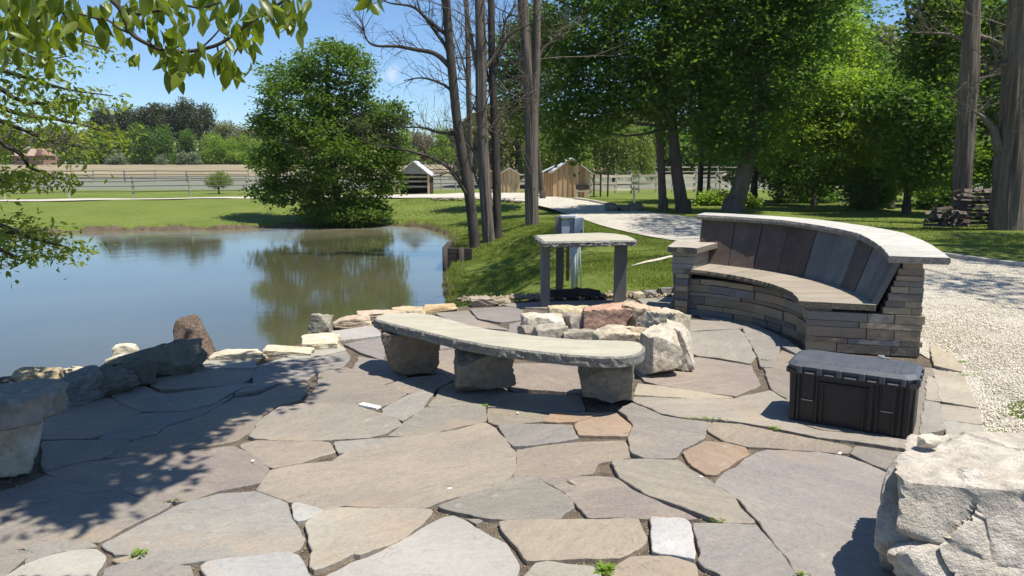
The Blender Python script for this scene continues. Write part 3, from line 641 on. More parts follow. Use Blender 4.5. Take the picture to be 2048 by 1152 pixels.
WP = [(.225,.19,.14),(.18,.155,.12),(.28,.235,.165),(.165,.15,.13),(.235,.185,.135),(.20,.185,.16),(.30,.25,.17),(.155,.14,.12),(.21,.165,.12),(.17,.17,.17)]
def wcol(): 
    c = random.choice(WP); j = random.uniform(.85,1.15); return tuple(v*j*1.12 for v in c)
wl = MB()
# inner (seat front) wall: courses of blocks following the arc
random.seed(5)
arcblock(wl, 1.50, 1.85, T0+1.5, T1-1, 0, .41, (.03,.03,.03), gap=0, seg=16)
zb = -.02
hs = [.08,.055,.095,.045,.085,.06]
for h in hs:
    a = T0
    while a < T1-.5:
        L = random.uniform(7, 22)*(1.0 if h > .05 else 1.3); b = min(T1, a+L)
        if T1-b < 4: b = T1
        top = min(.40, zb+h); r0 = 1.435+random.uniform(-.012, .014)
        arcblock(wl, r0, 1.62, a, b, zb+.003, top-.002, wcol(), .012, .006)
        a = b
    zb += h
# taller upright stones set in the face
for a, b, z0, z1 in ():
    arcblock(wl, 1.424, 1.6, a, b, z0, z1, (.235,.20,.155), .01, zf0=None)
# the radial end wall facing the camera
er = Vector((math.cos(R_(T0)), math.sin(R_(T0)))); et = Vector((-er.y, er.x))
def endblock(mb, r0, r1, z0, z1, col, out=.0, skew=0, dep=.16):
    a = Vector(BC)+er*r0-et*out; b = Vector(BC)+er*r1-et*out; s_ = er*skew
    c_ = [a, b, b+et*dep, a+et*dep]
    vs = []
    n_ = max(1, int((r1-r0)/.05))
    for z, q_ in ((z0, 0), (z1, 1)):
        for k in range(n_+1):
            p = a+(b-a)*k/n_+(s_*q_); j = .006*noise.noise(Vector((p.x*25, p.y*25, z*30)))
            vs.append((p.x-et.x*j, p.y-et.y*j, z+j*.5))
        for k in range(n_+1):
            p = b+(a-b)*k/n_+(s_*q_)+et*dep; vs.append((p.x, p.y, z))
    m_ = 2*(n_+1)
    fs = [tuple(range(m_-1, -1, -1)), tuple(range(m_, 2*m_))]+[(i, (i+1) % m_, m_+(i+1) % m_, m_+i) for i in range(m_)]
    mb.add(vs, fs, col)
endblock(wl, 1.46, 2.28, 0, .33, (.03,.03,.03), out=-.02, dep=.2)
z = -.01
for h in (.085,.05,.095,.055,.08):
    r = 1.42; top = min(z+h, .36 if True else 0)
    while r < 2.33:
        L = random.uniform(.16, .5); b = min(2.36, r+L)
        if 2.36-b < .09: b = 2.36
        bb = b+(random.uniform(-.03,.02) if b == 2.36 else 0)
        endblock(wl, r+.003, bb-.003, z+.003, top-.002, wcol(), out=.015+random.uniform(-.008,.012)); r = b
    z += h
# upper end pier behind the leaning slab
z = .36
for h in (.06,.055,.07,.06,.05,.045,.06):
    t_ = (z-.36)/.42; r = 2.03+.12*t_
    top = min(z+h, .80)
    if top-z < .02: break
    while r < 2.30:
        L = random.uniform(.12, .3); b = min(2.335, r+L)
        if 2.335-b < .08: b = 2.335
        endblock(wl, r+.003, b-.003, z+.003, top-.002, wcol(), out=.012+random.uniform(-.008,.01)); r = b
    z = top
# outer face of the back wall
zb = 0
while zb < .78:
    h = random.choice((.06,.075,.09)); a = T0
    while a < T1:
        b = min(T1, a+random.uniform(5, 12))
        if T1-b < 3: b = T1
        t_ = zb/.85
        arcblock(wl, 2.12+.05*t_, 2.33+random.uniform(-.012,.012), a, b, zb+.003, zb+h-.003, wcol(), .012); a = b
    zb += h
arcblock(wl, 2.1, 2.3, T0+1, T1, 0, 0, (.12,.11,.10), zf0=lambda a: .70, zf1=lambda a: zc(a)-.075, seg=16)
wl.build('stacked_wall', MAT['wall'], cb)
# seat slabs
def edgeface(o):
    o.data.materials.append(MAT['slabedge'])
    for p in o.data.polygons:
        if abs(p.normal.z) < .55: p.material_index = 1  # shade on the upright edges is put in as a darker material
    return o
random.seed(9)
cuts = [T0, -4, 8, 19, 31, 42, 53, T1]
for i, (a, b) in enumerate(zip(cuts[:-1], cuts[1:])):
    m_ = MB(); j = random.uniform(.92, 1.06)
    ins_ = -.02 if i else -.035
    n_ = 10; vs = []
    for k in range(n_+1):
        t = a+(b-a)*k/n_; t2 = min(max(t, a+.12), b-.12)
        j1 = .012*noise.noise(Vector((t*1.3, 1, i)))+.008*noise.noise(Vector((t*5, 4, i)))
        if i == 0 and k == 0: t2 = a-1.2
        vs += [pol(1.37+ins_+j1+.01, t2, zs(t)-.055), pol(1.37+ins_+j1*1.6, t2, zs(t)-.03+j1*.4), pol(1.378+ins_+j1, t2, zs(t)-.002), pol(1.39+ins_+j1, t2, zs(t)), pol(1.97, t2, zs(t)), pol(1.97, t2, zs(t)-.055)]
    fs = [tuple(range(5,-1,-1)), tuple(n_*6+q for q in range(6))]
    for k in range(n_):
        for q_ in range(6): fs.append((k*6+q_, k*6+(q_+1) % 6, (k+1)*6+(q_+1) % 6, (k+1)*6+q_))
    m_.add(vs, [f[::-1] for f in fs], (.66*j,.59*j,.51*j)); edgeface(m_.build('seat_slab', MAT['cap'], cb))
# leaning back panels
pc = [(-17,-13.5,(.11,.115,.125)),(-13.5,-8,(.13,.135,.145)),(-8,-1,(.15,.155,.165)),(-1,7,(.10,.085,.075)),(7,16,(.16,.17,.18)),(16,24,(.14,.15,.16)),(24,34,(.085,.065,.058)),(34,43,(.095,.075,.067)),(43,52,(.10,.078,.07)),(52,63,(.10,.075,.066))]
for i, (a, b, c) in enumerate(pc):
    m_ = MB(); o_ = random.uniform(-.006, .008)
    arcblock(m_, 1.93+o_, 1.985+o_, a, b, 0, 0, c, .004, .008, zf0=lambda t: zs(t)-.03, zf1=lambda t: zc(t)-.06-.0*t, seg=3, rb=(2.10+o_, 2.15+o_))
    m_.build('back_slab', MAT['panel'], cb)
# coping
cc_ = [T0, -8, 1, 9, 18, 27, 37, 47, T1]
for i, (a, b) in enumerate(zip(cc_[:-1], cc_[1:])):
    m_ = MB(); n_ = 8; vs = []; j = random.uniform(.93, 1.05)
    for k in range(n_+1):
        t = a+(b-a)*k/n_; t2 = min(max(t, a+.06), b-.06)
        if i == 0 and k == 0: t2 = a-.9
        if i == 7 and k == n_: t2 = b+1.2
        e = .012*noise.noise(Vector((t*.9, 3, 1)))+.007*noise.noise(Vector((t*4, 3, 7)))
        z_ = zc(t)
        vs += [pol(2.045+e, t2, z_-.06), pol(2.035+e*1.4, t2, z_-.03), pol(2.045+e, t2, z_-.003), pol(2.055+e, t2, z_), pol(2.50-e, t2, z_), pol(2.51-e, t2, z_-.004), pol(2.515-e*1.3, t2, z_-.04), pol(2.50-e, t2, z_-.06)]
    fs = [tuple(range(7,-1,-1)), tuple(n_*8+q for q in range(8))]
    for k in range(n_):
        for q_ in range(8): fs.append((k*8+q_, k*8+(q_+1) % 8, (k+1)*8+(q_+1) % 8, (k+1)*8+q_))
    m_.add(vs, [f[::-1] for f in fs], (j,j,j*.99)); edgeface(m_.build('coping_slab', MAT['cap'], cb))
# arm pier at the far end
m_ = MB(); zb = -.02; random.seed(3)
for h in (.11,.07,.1,.06,.08,.06,.05,.06,.08,.05):
    top = min(zb+h, .70)
    a = T1-1.5; 
    rr = 1.36+random.uniform(-.015,.015)
    if zb < .45:
        arcblock(m_, rr, 1.52, T1-2, T1+4, zb+.003, top-.002, wcol(), .012); arcblock(m_, 1.52, 1.95, T1-1, T1+6+random.uniform(-.5,.5), zb+.003, top-.002, wcol(), .012)
    else:
        arcblock(m_, rr+.02, 1.62, T1-4, T1+6, zb+.003, top-.002, (.30,.28,.25), .02); arcblock(m_, 1.62, 1.95, T1-4, T1+6+random.uniform(-.5,.5), zb+.003, top-.002, (.30,.28,.25), .02)
    zb = top
    if zb >= .70: break
m_.build('arm_pier', MAT['wall'], cb)
m_ = MB(); arcblock(m_, 1.30, 2.0, T1-6.5, T1+8, .70, .76, (.8,.74,.66), .02, seg=6); edgeface(m_.build('arm_slab', MAT['cap'], cb))
# ------------------------------------------------------------------ storage box
ang = -R_(31.9)
BM = Matrix.Translation(at(1572, 839)) @ Matrix.Rotation(ang, 4, 'Z')
BX = empty('storage_box', tuple(at(1700, 850)), 'black plastic storage trunk with a ribbed grey lid, by the end of the curved bench', 'storage box')
LB, DB, HB = .715, .40, .315
def lb(mb, x0, x1, y0, y1, z0, z1, col=(1,1,1), bev=0.): mb.box((0,0,0), (x1-x0, y1-y0, z1-z0), col=col, bev=bev, M=BM @ Matrix.Translation(((x0+x1)/2, (y0+y1)/2, (z0+z1)/2)))
def frust(mb, x0, x1, y0, y1, z0, z1, tp, col=(1,1,1), cr=.03):
    def ring(a0, a1, b0, b1, z, c): return [(a0+c,b0,z),(a1-c,b0,z),(a1,b0+c,z),(a1,b1-c,z),(a1-c,b1,z),(a0+c,b1,z),(a0,b1-c,z),(a0,b0+c,z)]
    vs = ring(x0+tp, x1-tp, y0+tp, y1-tp, z0, cr)+ring(x0, x1, y0, y1, z1, cr)
    mb.add([BM @ Vector(v) for v in vs], [tuple(range(7,-1,-1)), tuple(range(8,16))]+[(i,(i+1)%8,8+(i+1)%8,8+i) for i in range(8)], col)
m_ = MB(); frust(m_, 0, LB, 0, DB, .0, HB, .012)
for x0, x1 in ((.015,.05),(.055,.075),(.165,.185),(.47,.50),(.51,.53),(.605,.625),(.635,.66),(.665,.70)): lb(m_, x0, x1, -.008, .03, .012, HB, bev=.004)
lb(m_, .185,.47, -.012,.03, .27,.285, bev=.003); lb(m_, .20,.215,-.012,.03,.02,.27, bev=.003); lb(m_, .44,.455,-.012,.03,.02,.27, bev=.003)
for y0, y1 in ((.03,.06),(.08,.12),(.14,.2),(.22,.28),(.3,.36)): lb(m_, LB-.03, LB+.008, y0, y1, .012, HB, bev=.004)
m_.build('body', MAT['plastic'], BX)
m_ = MB(); frust(m_, -.022, LB+.022, -.022, DB+.022, HB, HB+.028, .0, cr=.05)
m_.build('rim', MAT['plastic'], BX)
m_ = MB()
frust(m_, -.012, LB+.012, -.006, DB+.01, HB+.028, HB+.055, .0, cr=.05)
def taperlid(x0,x1,y0,y1,z0,z1,tp,cr):
    def ring(a0, a1, b0, b1, z, c): return [(a0+c,b0,z),(a1-c,b0,z),(a1,b0+c,z),(a1,b1-c,z),(a1-c,b1,z),(a0+c,b1,z),(a0,b1-c,z),(a0,b0+c,z)]
    vs = ring(x0,x1,y0,y1,z0,cr)+ring(x0+tp,x1-tp,y0+tp,y1-tp,z1,cr)
    m_.add([BM @ Vector(v) for v in vs], [tuple(range(7,-1,-1)), tuple(range(8,16))]+[(i,(i+1)%8,8+(i+1)%8,8+i) for i in range(8)])
taperlid(-.018, LB+.018, -.018, DB+.016, HB+.055, HB+.078, .028, .05)
for x in (.155,.275,.40,.515,.60,.635): lb(m_, x-.0035, x+.0035, .03, DB-.03, HB+.076, HB+.084, bev=.002)
# brackets along the lip of the lid
xs = (-.015,.06,.075,.175,.195,.285,.31,.42,.44,.53,.55,.65,.66,LB+.012)
for x0, x1 in ((.052,.082),(.168,.2),(.282,.315),(.412,.446),(.524,.556),(.643,.668)): lb(m_, x0, x1, -.03, .0, HB+.012, HB+.06, bev=.004)
for x0, x1 in ((.10,.16),(.215,.27),(.33,.40),(.46,.512),(.57,.63)): lb(m_, x0, x1, -.032, -.004, HB+.012, HB+.022, bev=.003)
for y0, y1 in ((.02,.05),(.15,.19),(.30,.34)): lb(m_, LB-.0, LB+.03, y0, y1, HB+.012, HB+.06, bev=.004)
m_.build('lid', MAT['lidpl'], BX)
for x in (.085, .54):
    m_ = MB(); lb(m_, x, x+.075, -.014, .02, .16, HB+.03, bev=.006); l_ = m_.build('latch', MAT['plastic'], BX)
    m_ = MB(); lb(m_, x+.004, x+.071, -.017, -.01, .155, .159); m_.build('latch_pin', MAT['zinc'], l_) if False else None
    m2 = MB(); lb(m2, x+.004, x+.071, -.018, -.013, .155, .1585); o2 = m2.build('pin', MAT['zinc']); o2.parent = l_; o2.location = l_.location
    o2.matrix_parent_inverse = Matrix.Identity(4)
    for v in o2.data.vertices: v.co -= Vector(BX.location)
tg = MB(); lb(tg, .47, .51, DB-.02, DB+.005, HB+.085, HB+.094, bev=.003); lb(tg, .49,.55, DB-.035, DB-.025, HB+.084,HB+.089, bev=.002)
tag(tg.build('clip', MAT['zinc']), 'small silvery metal clip lying on the back edge of the storage box lid', 'clip')
# ------------------------------------------------------------------ stone table
tb = empty('stone_table', tuple(at(1165, 608)), 'tall narrow table, rough edged grey slab on two square posts, behind the fire pit', 'table')
ZT = .79
edge_slab('table_top', dense([(1068,470),(1110,468),(1160,466),(1200,465),(1235,467),(1258,471),(1274,478),(1272,481),(1230,481),(1180,482),(1130,482.5),(1085,483),(1078,477)], ZT), ZT, .068, MAT['slab'], MAT['slabedge'], tb, st=.02, rough=.016, ch=.02, seed=8)
m_ = MB(); p = at(1090, 612); m_.box((p.x-.0, p.y+.02, .36), (.098,.12,.73), .12, bev=.006); m_.build('leg', MAT['post'], tb)
m_ = MB(); p = at(1240, 604); m_.box((p.x+.0, p.y+.03, .36), (.155,.14,.73), -.12, bev=.006); m_.build('leg', MAT['post'], tb)
# ------------------------------------------------------------------ boulder in the front right corner
bo = MB(); 
V, Fc = ico(7)
Pb = at(1905, 1085, 0)
r = np.random.default_rng(4)
BC0 = np.array((2.20, 2.66, .12))
PL = [((.0,.03,1),(1.6,2.7,.455)),((-.80,.50,.02),(1.43,2.66,.45)),((-.20,-1,.42),(1.46,2.64,.45)),((.06,1,.12),(1.82,3.22,.45)),((1,.2,.2),(3.0,2.6,.45)),((0,0,-1),(2,2.6,-.35)),((-1,-.75,-.25),(1.37,2.68,.15)),((-.9,.1,.9),(1.46,2.70,.44)),((-.05,-1,.05),(2.2,2.33,.1))]
N = np.array([a for a, _ in PL], float); N /= np.linalg.norm(N, axis=1)[:, None]; D = np.array([float(n_ @ (np.array(p_)-BC0)) for n_, (_, p_) in zip(N, PL)])
dd = V @ N.T; rad = np.where(dd > .02, D/np.maximum(dd, .02), 9).min(axis=1); Pq = V*np.minimum(rad, 1.9)[:, None]
SD = Vector((1.3,4.1,2.2))
nz = np.array([noise.fractal(Vector(p)*2.4+SD, .85, 2.2, 7) for p in Pq])
def facets(k, off, sc):
    out = []
    for p in Pq:
        d_, pts_ = noise.voronoi(Vector((p[0]*sc, p[1]*sc, p[2]*sc*.8))+off)
        q_ = pts_[0]; out.append((noise.noise(q_*3.3)*.9, d_[1]-d_[0], noise.noise(q_*5.1+Vector((9,0,0))), noise.noise(q_*4.3+Vector((0,7,0))), p[0]*sc+off[0]-q_[0], p[2]*sc*.8+off[2]-q_[2]))
    return np.array(out)
fa = facets(0, Vector((5.3,1.2,.7)), 2.1); fb_ = facets(0, Vector((2.3,8.2,3.7)), 5.2)
side = np.clip(1-np.maximum(0,(Pq[:,2]-.24)/.09)**2, 0, 1)
relief = .13*fa[:,0]+.20*fa[:,2]*fa[:,4]+.20*fa[:,3]*fa[:,5]-.13*(1-np.clip(fa[:,1]/.12,0,1))+.045*fb_[:,0]-.03*(1-np.clip(fb_[:,1]/.12,0,1))-.02
Pq = Pq*(1+(.030*nz)[:,None]*np.clip(side+.3,0,1)[:,None]+(relief*side)[:,None])
Pq[:,2] += .010*(1-side)*(nz*1.5+fb_[:,0]*2)
Q = Pq+BC0
o = npmesh('boulder', Q, Fc, MAT['boulder'], None, True, np.ones((len(Q), 4)))
try: o.data.set_sharp_from_angle(angle=R_(35))
except Exception: pass
tag(o, 'large flat topped pale boulder with a jagged fractured face, beside the gravel', 'boulder')
rock('loose_stone', tuple(at(1856, 893, .45)), (.10,.07,.045), 311, MAT['pale'], .3)
tag(bpy.data.objects['loose_stone'], 'small chunk of pale stone lying on the back corner of the big boulder', 'stone')
# ------------------------------------------------------------------ lower left bench and boulders by the water
lbn = empty('dark_stone_bench', tuple(at(60, 970)), 'dark shaded stone bench on a whitish rock leg, leaving the frame at the left', 'bench')
edge_slab('seat', dense([(-330,905),(-180,850),(-60,812),(30,800),(75,788),(118,770),(132,760),(120,752),(60,756),(0,765),(-100,778),(-260,800),(-420,850)], .45), .45, .16, MAT['grey'], MAT['grey'], lbn, st=.03, rough=.025, ch=.03, seed=4)  # seat top and edge both use the plain grey rock
p = at(38, 955); rock('leg', (p.x-.13, p.y+.08, -.03), (.26,.24,.36), 71, MAT['pale'], .4, lbn, (.86,.88,.9), rough=.07, blocky=.8, planes=9, lean=.25)
p = at(-60, 960); rock('leg', (p.x-.35, p.y+.2, -.03), (.34,.30,.36), 76, MAT['pale'], .1, lbn, (.55,.45,.38), rough=.05, blocky=1, planes=6)
LR = [ # px, py of base centre, size, mat, colour, label
 (196,792,.48,.28,.20,.5,'grey',(.62,.60,.56),'dark weathered boulder at the end of the shaded bench, leaning against the larger one','boulder'),
 (142,806,.40,.26,.24,.55,'grey',(.85,.9,.95),'blue grey block of stone wedged under the end of the shaded bench slab','boulder'),
 (246,776,.5,.26,.19,.6,'grey',(.5,.46,.42),'low dark stone between two boulders along the shaded patio edge','boulder'),
 (304,750,.70,.28,.23,.52,'grey',(.62,.62,.52),'longest dark mossy boulder on the patio edge, in front of the pointed brown stone','boulder'),
]
for i, (x, y, a, b, h, rz_, mt, col, lab, cat) in enumerate(LR):
    p = at(x, y); tag(rock('edge_boulder', (p.x, p.y+.06, -.03), (a,b,h), 120+i*7, MAT[mt], rz_, None, col, rough=.11, blocky=.7, planes=11, slope=.38 if i == 3 else .2), lab, cat)
p = at(386, 716); tag(rock('pointed_stone', (p.x-.0, p.y+.08, -.06), (.37,.26,.42), 151, MAT['bark_rock'], .2, None, (1,1,1), rough=.07, blocky=.9, planes=7, taper=.42, lean=-.16), 'upright brown stone with a blunt tip beside the pond', 'boulder')
WR = [(640,668,.24,.20,.20,'grey',(1.4,1.35,1.2),'square ended grey rock standing over the pond beside the blue flagstone'),
 (640,694,.36,.24,.11,'pale',(1.05,1.02,.92),'smooth cream rock on the water edge, brightest of the edging'),
 (700,652,.42,.22,.09,'pale',(.85,.75,.68),'low pinkish edging rock left of the long rock ledge by the bench end'),
 (760,640,.55,.26,.10,'pale',(.85,.74,.66),'long pinkish rock ledge along the pond behind the end of the bench'),
 (815,632,.40,.22,.09,'pale',(.92,.82,.68),'rusty tan ledge rock behind the bench slab at the pond'),
 (880,622,.42,.16,.07,'pale',(.85,.70,.48),'flat orange tinged rock at the corner of the grass and pond'),
 (968,609,.34,.18,.09,'pale',(.72,.66,.62),'rough pinkish stone at the foot of the grass bank'),
 (1005,607,.20,.16,.05,'pale',(.6,.56,.52),'thin flat stone at the grass edge, left of the table'),
 (575,707,.46,.20,.05,'pale',(1,.97,.86),'thin pale ledge stone left of the cream rock'),
 (470,716,.50,.16,.06,'pale',(1,.98,.92),'flat white edging stone right of the pointed brown stone'),
 (250,722,.24,.16,.14,'pale',(1.1,1.08,1.0),'chalk white rock at the waterline behind the mossy boulder'),
 (232,738,.22,.14,.10,'pale',(1.05,1.02,.95),'white rock just below the chalk white one at the waterline'),
 (145,752,.16,.12,.06,'pale',(1.05,1,.9),'small rounded cream rock by the water behind the shaded bench'),
 (195,752,.14,.1,.04,'pale',(1,.97,.9),'tiny pale rock between the cream rock and the white rocks'),
 (68,766,.36,.2,.10,'pale',(.75,.66,.5),'brown and cream layered rock at the pond behind the shaded bench'),
 (5,776,.16,.16,.07,'grey',(.4,.38,.36),'dark rounded rock at the waterline on the left edge'),
 (1862,800,.0,.0,.0,'pale',(1,1,1),''),
 (1278,596,.14,.12,.07,'pale',(1,.98,.9),'small white stone by the right leg of the table'),
 (1300,594,.20,.14,.09,'grey',(1,1,1),'grey rubble stone nearest the small white stone'),
 (1330,590,.24,.14,.10,'grey',(.9,.9,.9),'middle lump of grey rubble on the grass edge beside the curved bench'),
 (1362,590,.22,.16,.11,'grey',(1.1,1.05,1),'grey rubble lump touching the arm of the curved bench')]
for i, (x, y, a, b, h, mt, col, lab) in enumerate(WR):
    if a == 0: continue
    p = at(x, y); tag(rock('edging_rock', (p.x, p.y+.03, -.04), (a,b,h+.04), 200+i*5, MAT[mt], .15*(i % 4), None, col, rough=.06, blocky=.8, planes=8), lab, 'rock')
# far bank rocks and pile by the drive
p0 = G(1245, 424)
for i, (dx, dy, a, h, lab) in enumerate([(-.45,0,.55,.36,'mossy boulder at the left of the pile beside the drive'),(.05,.1,.5,.3,'middle mossy boulder of the pile beside the drive'),(.5,.05,.6,.38,'right hand mossy boulder of the pile beside the drive')]):
    tag(rock('mossy_boulder', (p0.x+dx, p0.y+dy, p0.z-.05), (a,.5,h+.05), 400+i, MAT['grey'], .3*i, None, (.75,.78,.62), sub=4), lab, 'boulder')
# small things on the paving
m_ = MB(); a_, b_ = at(722, 812), at(758, 820); m_.bar(a_+Vector((0,0,.014)), b_+Vector((0,0,.014)), .05, .012, (1,1,1)); tag(m_.build('stone_sliver', MAT['white']), 'thin white rectangular sliver of stone lying on the paving left of the bench', 'stone')
for i, (x, y, s_, lab) in enumerate([(899,980,.022,'tiny white chip on the big tan flagstone'),(340,942,.02,'tiny white pebble on the mauve flagstone at left'),(1035,828,.02,'tiny white pebble in front of the bench on the green grey flagstone'),(1402,956,.02,'tiny white pebble at the lower tip of the orange flagstone'),(1680,909,.028,'white pebble in the joint at the top of the largest flagstone'),(505,925,.03,'white pebble in the joint right of the mauve flagstone'),(1600,648,.03,'white chip at the foot of the curved bench')]):
    p = at(x, y); tag(rock('pebble', (p.x, p.y, .002), (s_*1.1, s_*.7, s_*.45), 500+i, MAT['white'], i, None, (1,1,1), sub=2), lab, 'pebble')
m_ = MB(); m_.tube([at(1134,959,.008), at(1144,964,.010), at(1153,968,.008)], [.003,.006,.002], 6, (1,1,1)); tag(m_.build('wood_chip', MAT['rail']), 'pale splinter of wood on the brown flagstone', 'wood chip')
#@@BACK
# ------------------------------------------------------------------ fences
def fence(name, pts, hgt, rails, mat, label, group, pw=.11, rw=(.04,.12), overlap=0, post_extra=.08, rmat=None):
    """pts: world ground points of the posts"""
    e = empty(name, tuple(pts[0]), label, 'fence', group)
    for p in pts:
        b = MB(); b.box((p.x, p.y, p.z+hgt/2), (pw, pw, hgt+post_extra), .1, tuple([random.uniform(.85,1.1)]*3), bev=.01); b.build('post', mat, e)
    for h in rails:
        b = MB()
        for p, q_ in zip(pts[:-1], pts[1:]):
            b.bar(p+Vector((0,-pw*.5,h+random.uniform(-.02,.02))), q_+Vector((0,-pw*.5,h+random.uniform(-.02,.02))), rw[0], rw[1], tuple([random.uniform(.85,1.1)]*3))
        b.build('rail', rmat or mat, e)
    return e
def gl(P): return [G(*p) for p in P]
fence('wire_fence', gl([(-190,404),(-90,401),(9,399),(138,394),(267,393),(380,391),(495,389),(600,387),(700,386),(772,385)]), 1.22, (.3,.62,.92,1.18), MAT['rail'], 'near wire and rail fence across the lawn left of the round pond tree', 'fences', .11, (.03,.05), rmat=MAT['fdark'])
fence('wire_fence', gl([(827,384.5),(857,384.5),(883,384),(912,384),(940,384),(962,384)]), 1.15, (.3,.62,.92,1.12), MAT['rail'], 'post and rail fence between the open grey shelter and the bare trunks', 'fences', .11, (.03,.06), rmat=MAT['fdark'])
fence('paddock_fence', [G(x, 366) for x in range(-60, 560, 62)], 1.3, (.45,.85,1.25), MAT['rail'], 'farther paddock fence at the front edge of the dry field on the left', 'fences', .13, (.03,.09), rmat=MAT['fdark'])
fence('paddock_fence', [G(x, 362) for x in range(860, 1060, 40)], 1.3, (.45,.85,1.25), MAT['rail'], 'farther paddock fence behind the bare trunks', 'fences', .13, (.03,.09), rmat=MAT['fdark'])
fence('board_fence', gl([(1181,389),(1202,389),(1231,388.5),(1262,387),(1278,387),(1312,386),(1345,385.5),(1388,385),(1432,385)]), 1.35, (.30,.75,1.2), MAT['rail'], 'pale three board fence running right from the tan shed', 'fences', .14, (.04,.16))
fence('board_fence', gl([(1440,384),(1470,383.5),(1500,383.5),(1540,383),(1590,383),(1640,383),(1700,383),(1760,383),(1820,383),(1880,383),(1930,383)]), 1.5, (.4,.85,1.3), MAT['rail'], 'pale board fence seen behind the woodland shrubs', 'fences', .14, (.04,.14))
fence('board_fence', gl([(1968,392),(1998,392),(2060,393),(2130,394)]), 1.5, (.35,.7,1.05,1.4), MAT['rail'], 'tan board fence between the two big shaggy trunks at right', 'fences', .16, (.04,.16))
fence('paddock_fence', [G(x, 361) for x in range(1225, 1600, 42)], 1.6, (.6,1.0,1.5), MAT['rail'], 'distant white railed paddock fence right of the shed', 'fences', .13, (.03,.12))
# ------------------------------------------------------------------ sheds
def gable(mb, c, w, d, h, rh, ov=.15):  pass
def shed(name, px, basepy, y0, w, d, h, rh, lab, mat, roofmat, openfront=False, cat='shed', rz=0):
    """gable end faces the camera; px is the left base corner"""
    p = atd(px, basepy, y0); z = H(p.x, p.y); e = empty(name, (p.x, p.y, z), lab, cat, None)
    X0, Y0, Z0 = p.x, p.y, z
    if not openfront:
        b = MB(); n = max(4, int(w/.28)); random.seed(int(px))
        for k in range(n):
            x0 = X0+w*k/n; x1 = X0+w*(k+1)/n; xm = (x0+x1)/2
            zt = lambda x: Z0+h+rh*(1-abs((x-X0)/w*2-1))
            c = tuple([random.uniform(.85,1.12)]*3)
            yf = Y0-random.choice((0,.015))
            vs = [(x0+.008,yf,Z0),(x1-.008,yf,Z0),(x1-.008,yf,zt(x1)),(xm,yf,zt(xm)),(x0+.008,yf,zt(x0)),(x0+.008,yf+.05,Z0),(x1-.008,yf+.05,Z0),(x1-.008,yf+.05,zt(x1)),(xm,yf+.05,zt(xm)),(x0+.008,yf+.05,zt(x0))]
            b.add(vs, [(0,1,2,3,4),(9,8,7,6,5),(0,5,6,1),(1,6,7,2),(2,7,8,3),(3,8,9,4),(4,9,5,0)], c)
            if k: b.bar((x0, Y0-.03, Z0), (x0, Y0-.03, zt(x0)-.04), .05, .03, tuple(v*.72 for v in c))
        b.box((X0+.03, Y0+d/2+.04, Z0+h/2), (.06,d-.02,h), col=(.9,.9,.9)); b.box((X0+w-.03, Y0+d/2+.04, Z0+h/2), (.06,d-.02,h), col=(.7,.7,.7)); b.box((X0+w/2, Y0+d, Z0+h/2), (w-.14,.06,h))
        b.build('wall', mat, e)
    else:
        b = MB(); b.add([(X0,Y0,Z0+h),(X0+w,Y0,Z0+h),(X0+w/2,Y0,Z0+h+rh),(X0,Y0+.05,Z0+h),(X0+w,Y0+.05,Z0+h),(X0+w/2,Y0+.05,Z0+h+rh)], [(0,1,2),(5,4,3),(0,3,4,1),(1,4,5,2),(2,5,3,0)]); b.build('gable', mat, e)
        for x in (X0+.06, X0+w-.06):
            b = MB(); b.box((x, Y0+.06, Z0+h/2), (.12,.12,h)); b.build('post', MAT['wood'], e)
        b = MB(); b.box((X0+w/2, Y0+d, Z0+h/2), (w,.06,h), col=(.5,.45,.42)); b.box((X0+.03, Y0+d/2+.06, Z0+h/2), (.06,d-.1,h), col=(.6,.5,.45)); b.box((X0+w-.03, Y0+d/2+.06, Z0+h/2), (.06,d-.1,h), col=(.6,.5,.45)); b.build('wall', MAT['darkw'], e)
        for zz in (.5,.85,1.15):
            b = MB(); b.bar((X0, Y0+.5, Z0+zz), (X0+w, Y0+.5, Z0+zz), .04, .12); b.build('rail', MAT['rail'], e)
    for s in (-1, 1):
        b = MB(); o = .16
        xr, zr = X0+w/2, Z0+h+rh+.03; xe = X0+w/2+s*(w/2+o); ze = Z0+h-rh*o/(w/2)+.03
        vs = [(xr,Y0-.2,zr),(xe,Y0-.2,ze),(xe,Y0+d+.15,ze),(xr,Y0+d+.15,zr)]; vs += [(a,b_,c-.06 if True else c) for a,b_,c in vs]
        b.add(vs, [(0,3,2,1) if s > 0 else (0,1,2,3),(4,5,6,7) if s > 0 else (7,6,5,4),(0,1,5,4),(1,2,6,5),(2,3,7,6),(3,0,4,7)]); b.build('roof', roofmat, e)
    return e, X0, Y0, Z0
shed('run_in_shelter', 797, 378, 50, 2.05, 2.6, 1.35, .82, 'small open fronted grey shelter with a pale gable roof, beside the round pond tree', MAT['greyw'], MAT['roof'], True, 'shelter')
e, X0, Y0, Z0 = shed('tan_shed', 998, 378, 54, 1.5, 2.5, 1.3, .45, 'small tan board shed behind the bare trunks, mostly hidden by gates', MAT['wood'], MAT['roof'])
b = MB(); b.box((X0-.55, Y0+.6, Z0+.95), (1.0,1.0,1.1), col=(.55,.5,.4)); b.box((X0-.6, Y0+.5, Z0+1.53), (1.3,1.4,.06), col=(1,1,.95)); b.build('lean_to', MAT['wood'], e)
e, X0, Y0, Z0 = shed('board_shed', 1106, 392, 44.5, 2.15, 3.4, 1.52, .78, 'tan board and batten shed with a pale metal roof at the end of the drive', MAT['wood'], MAT['roof'])
b = MB(); b.box((X0-.24, Y0+.9, Z0+.72), (.62,1.6,1.44), col=(.86,.84,.8)); 
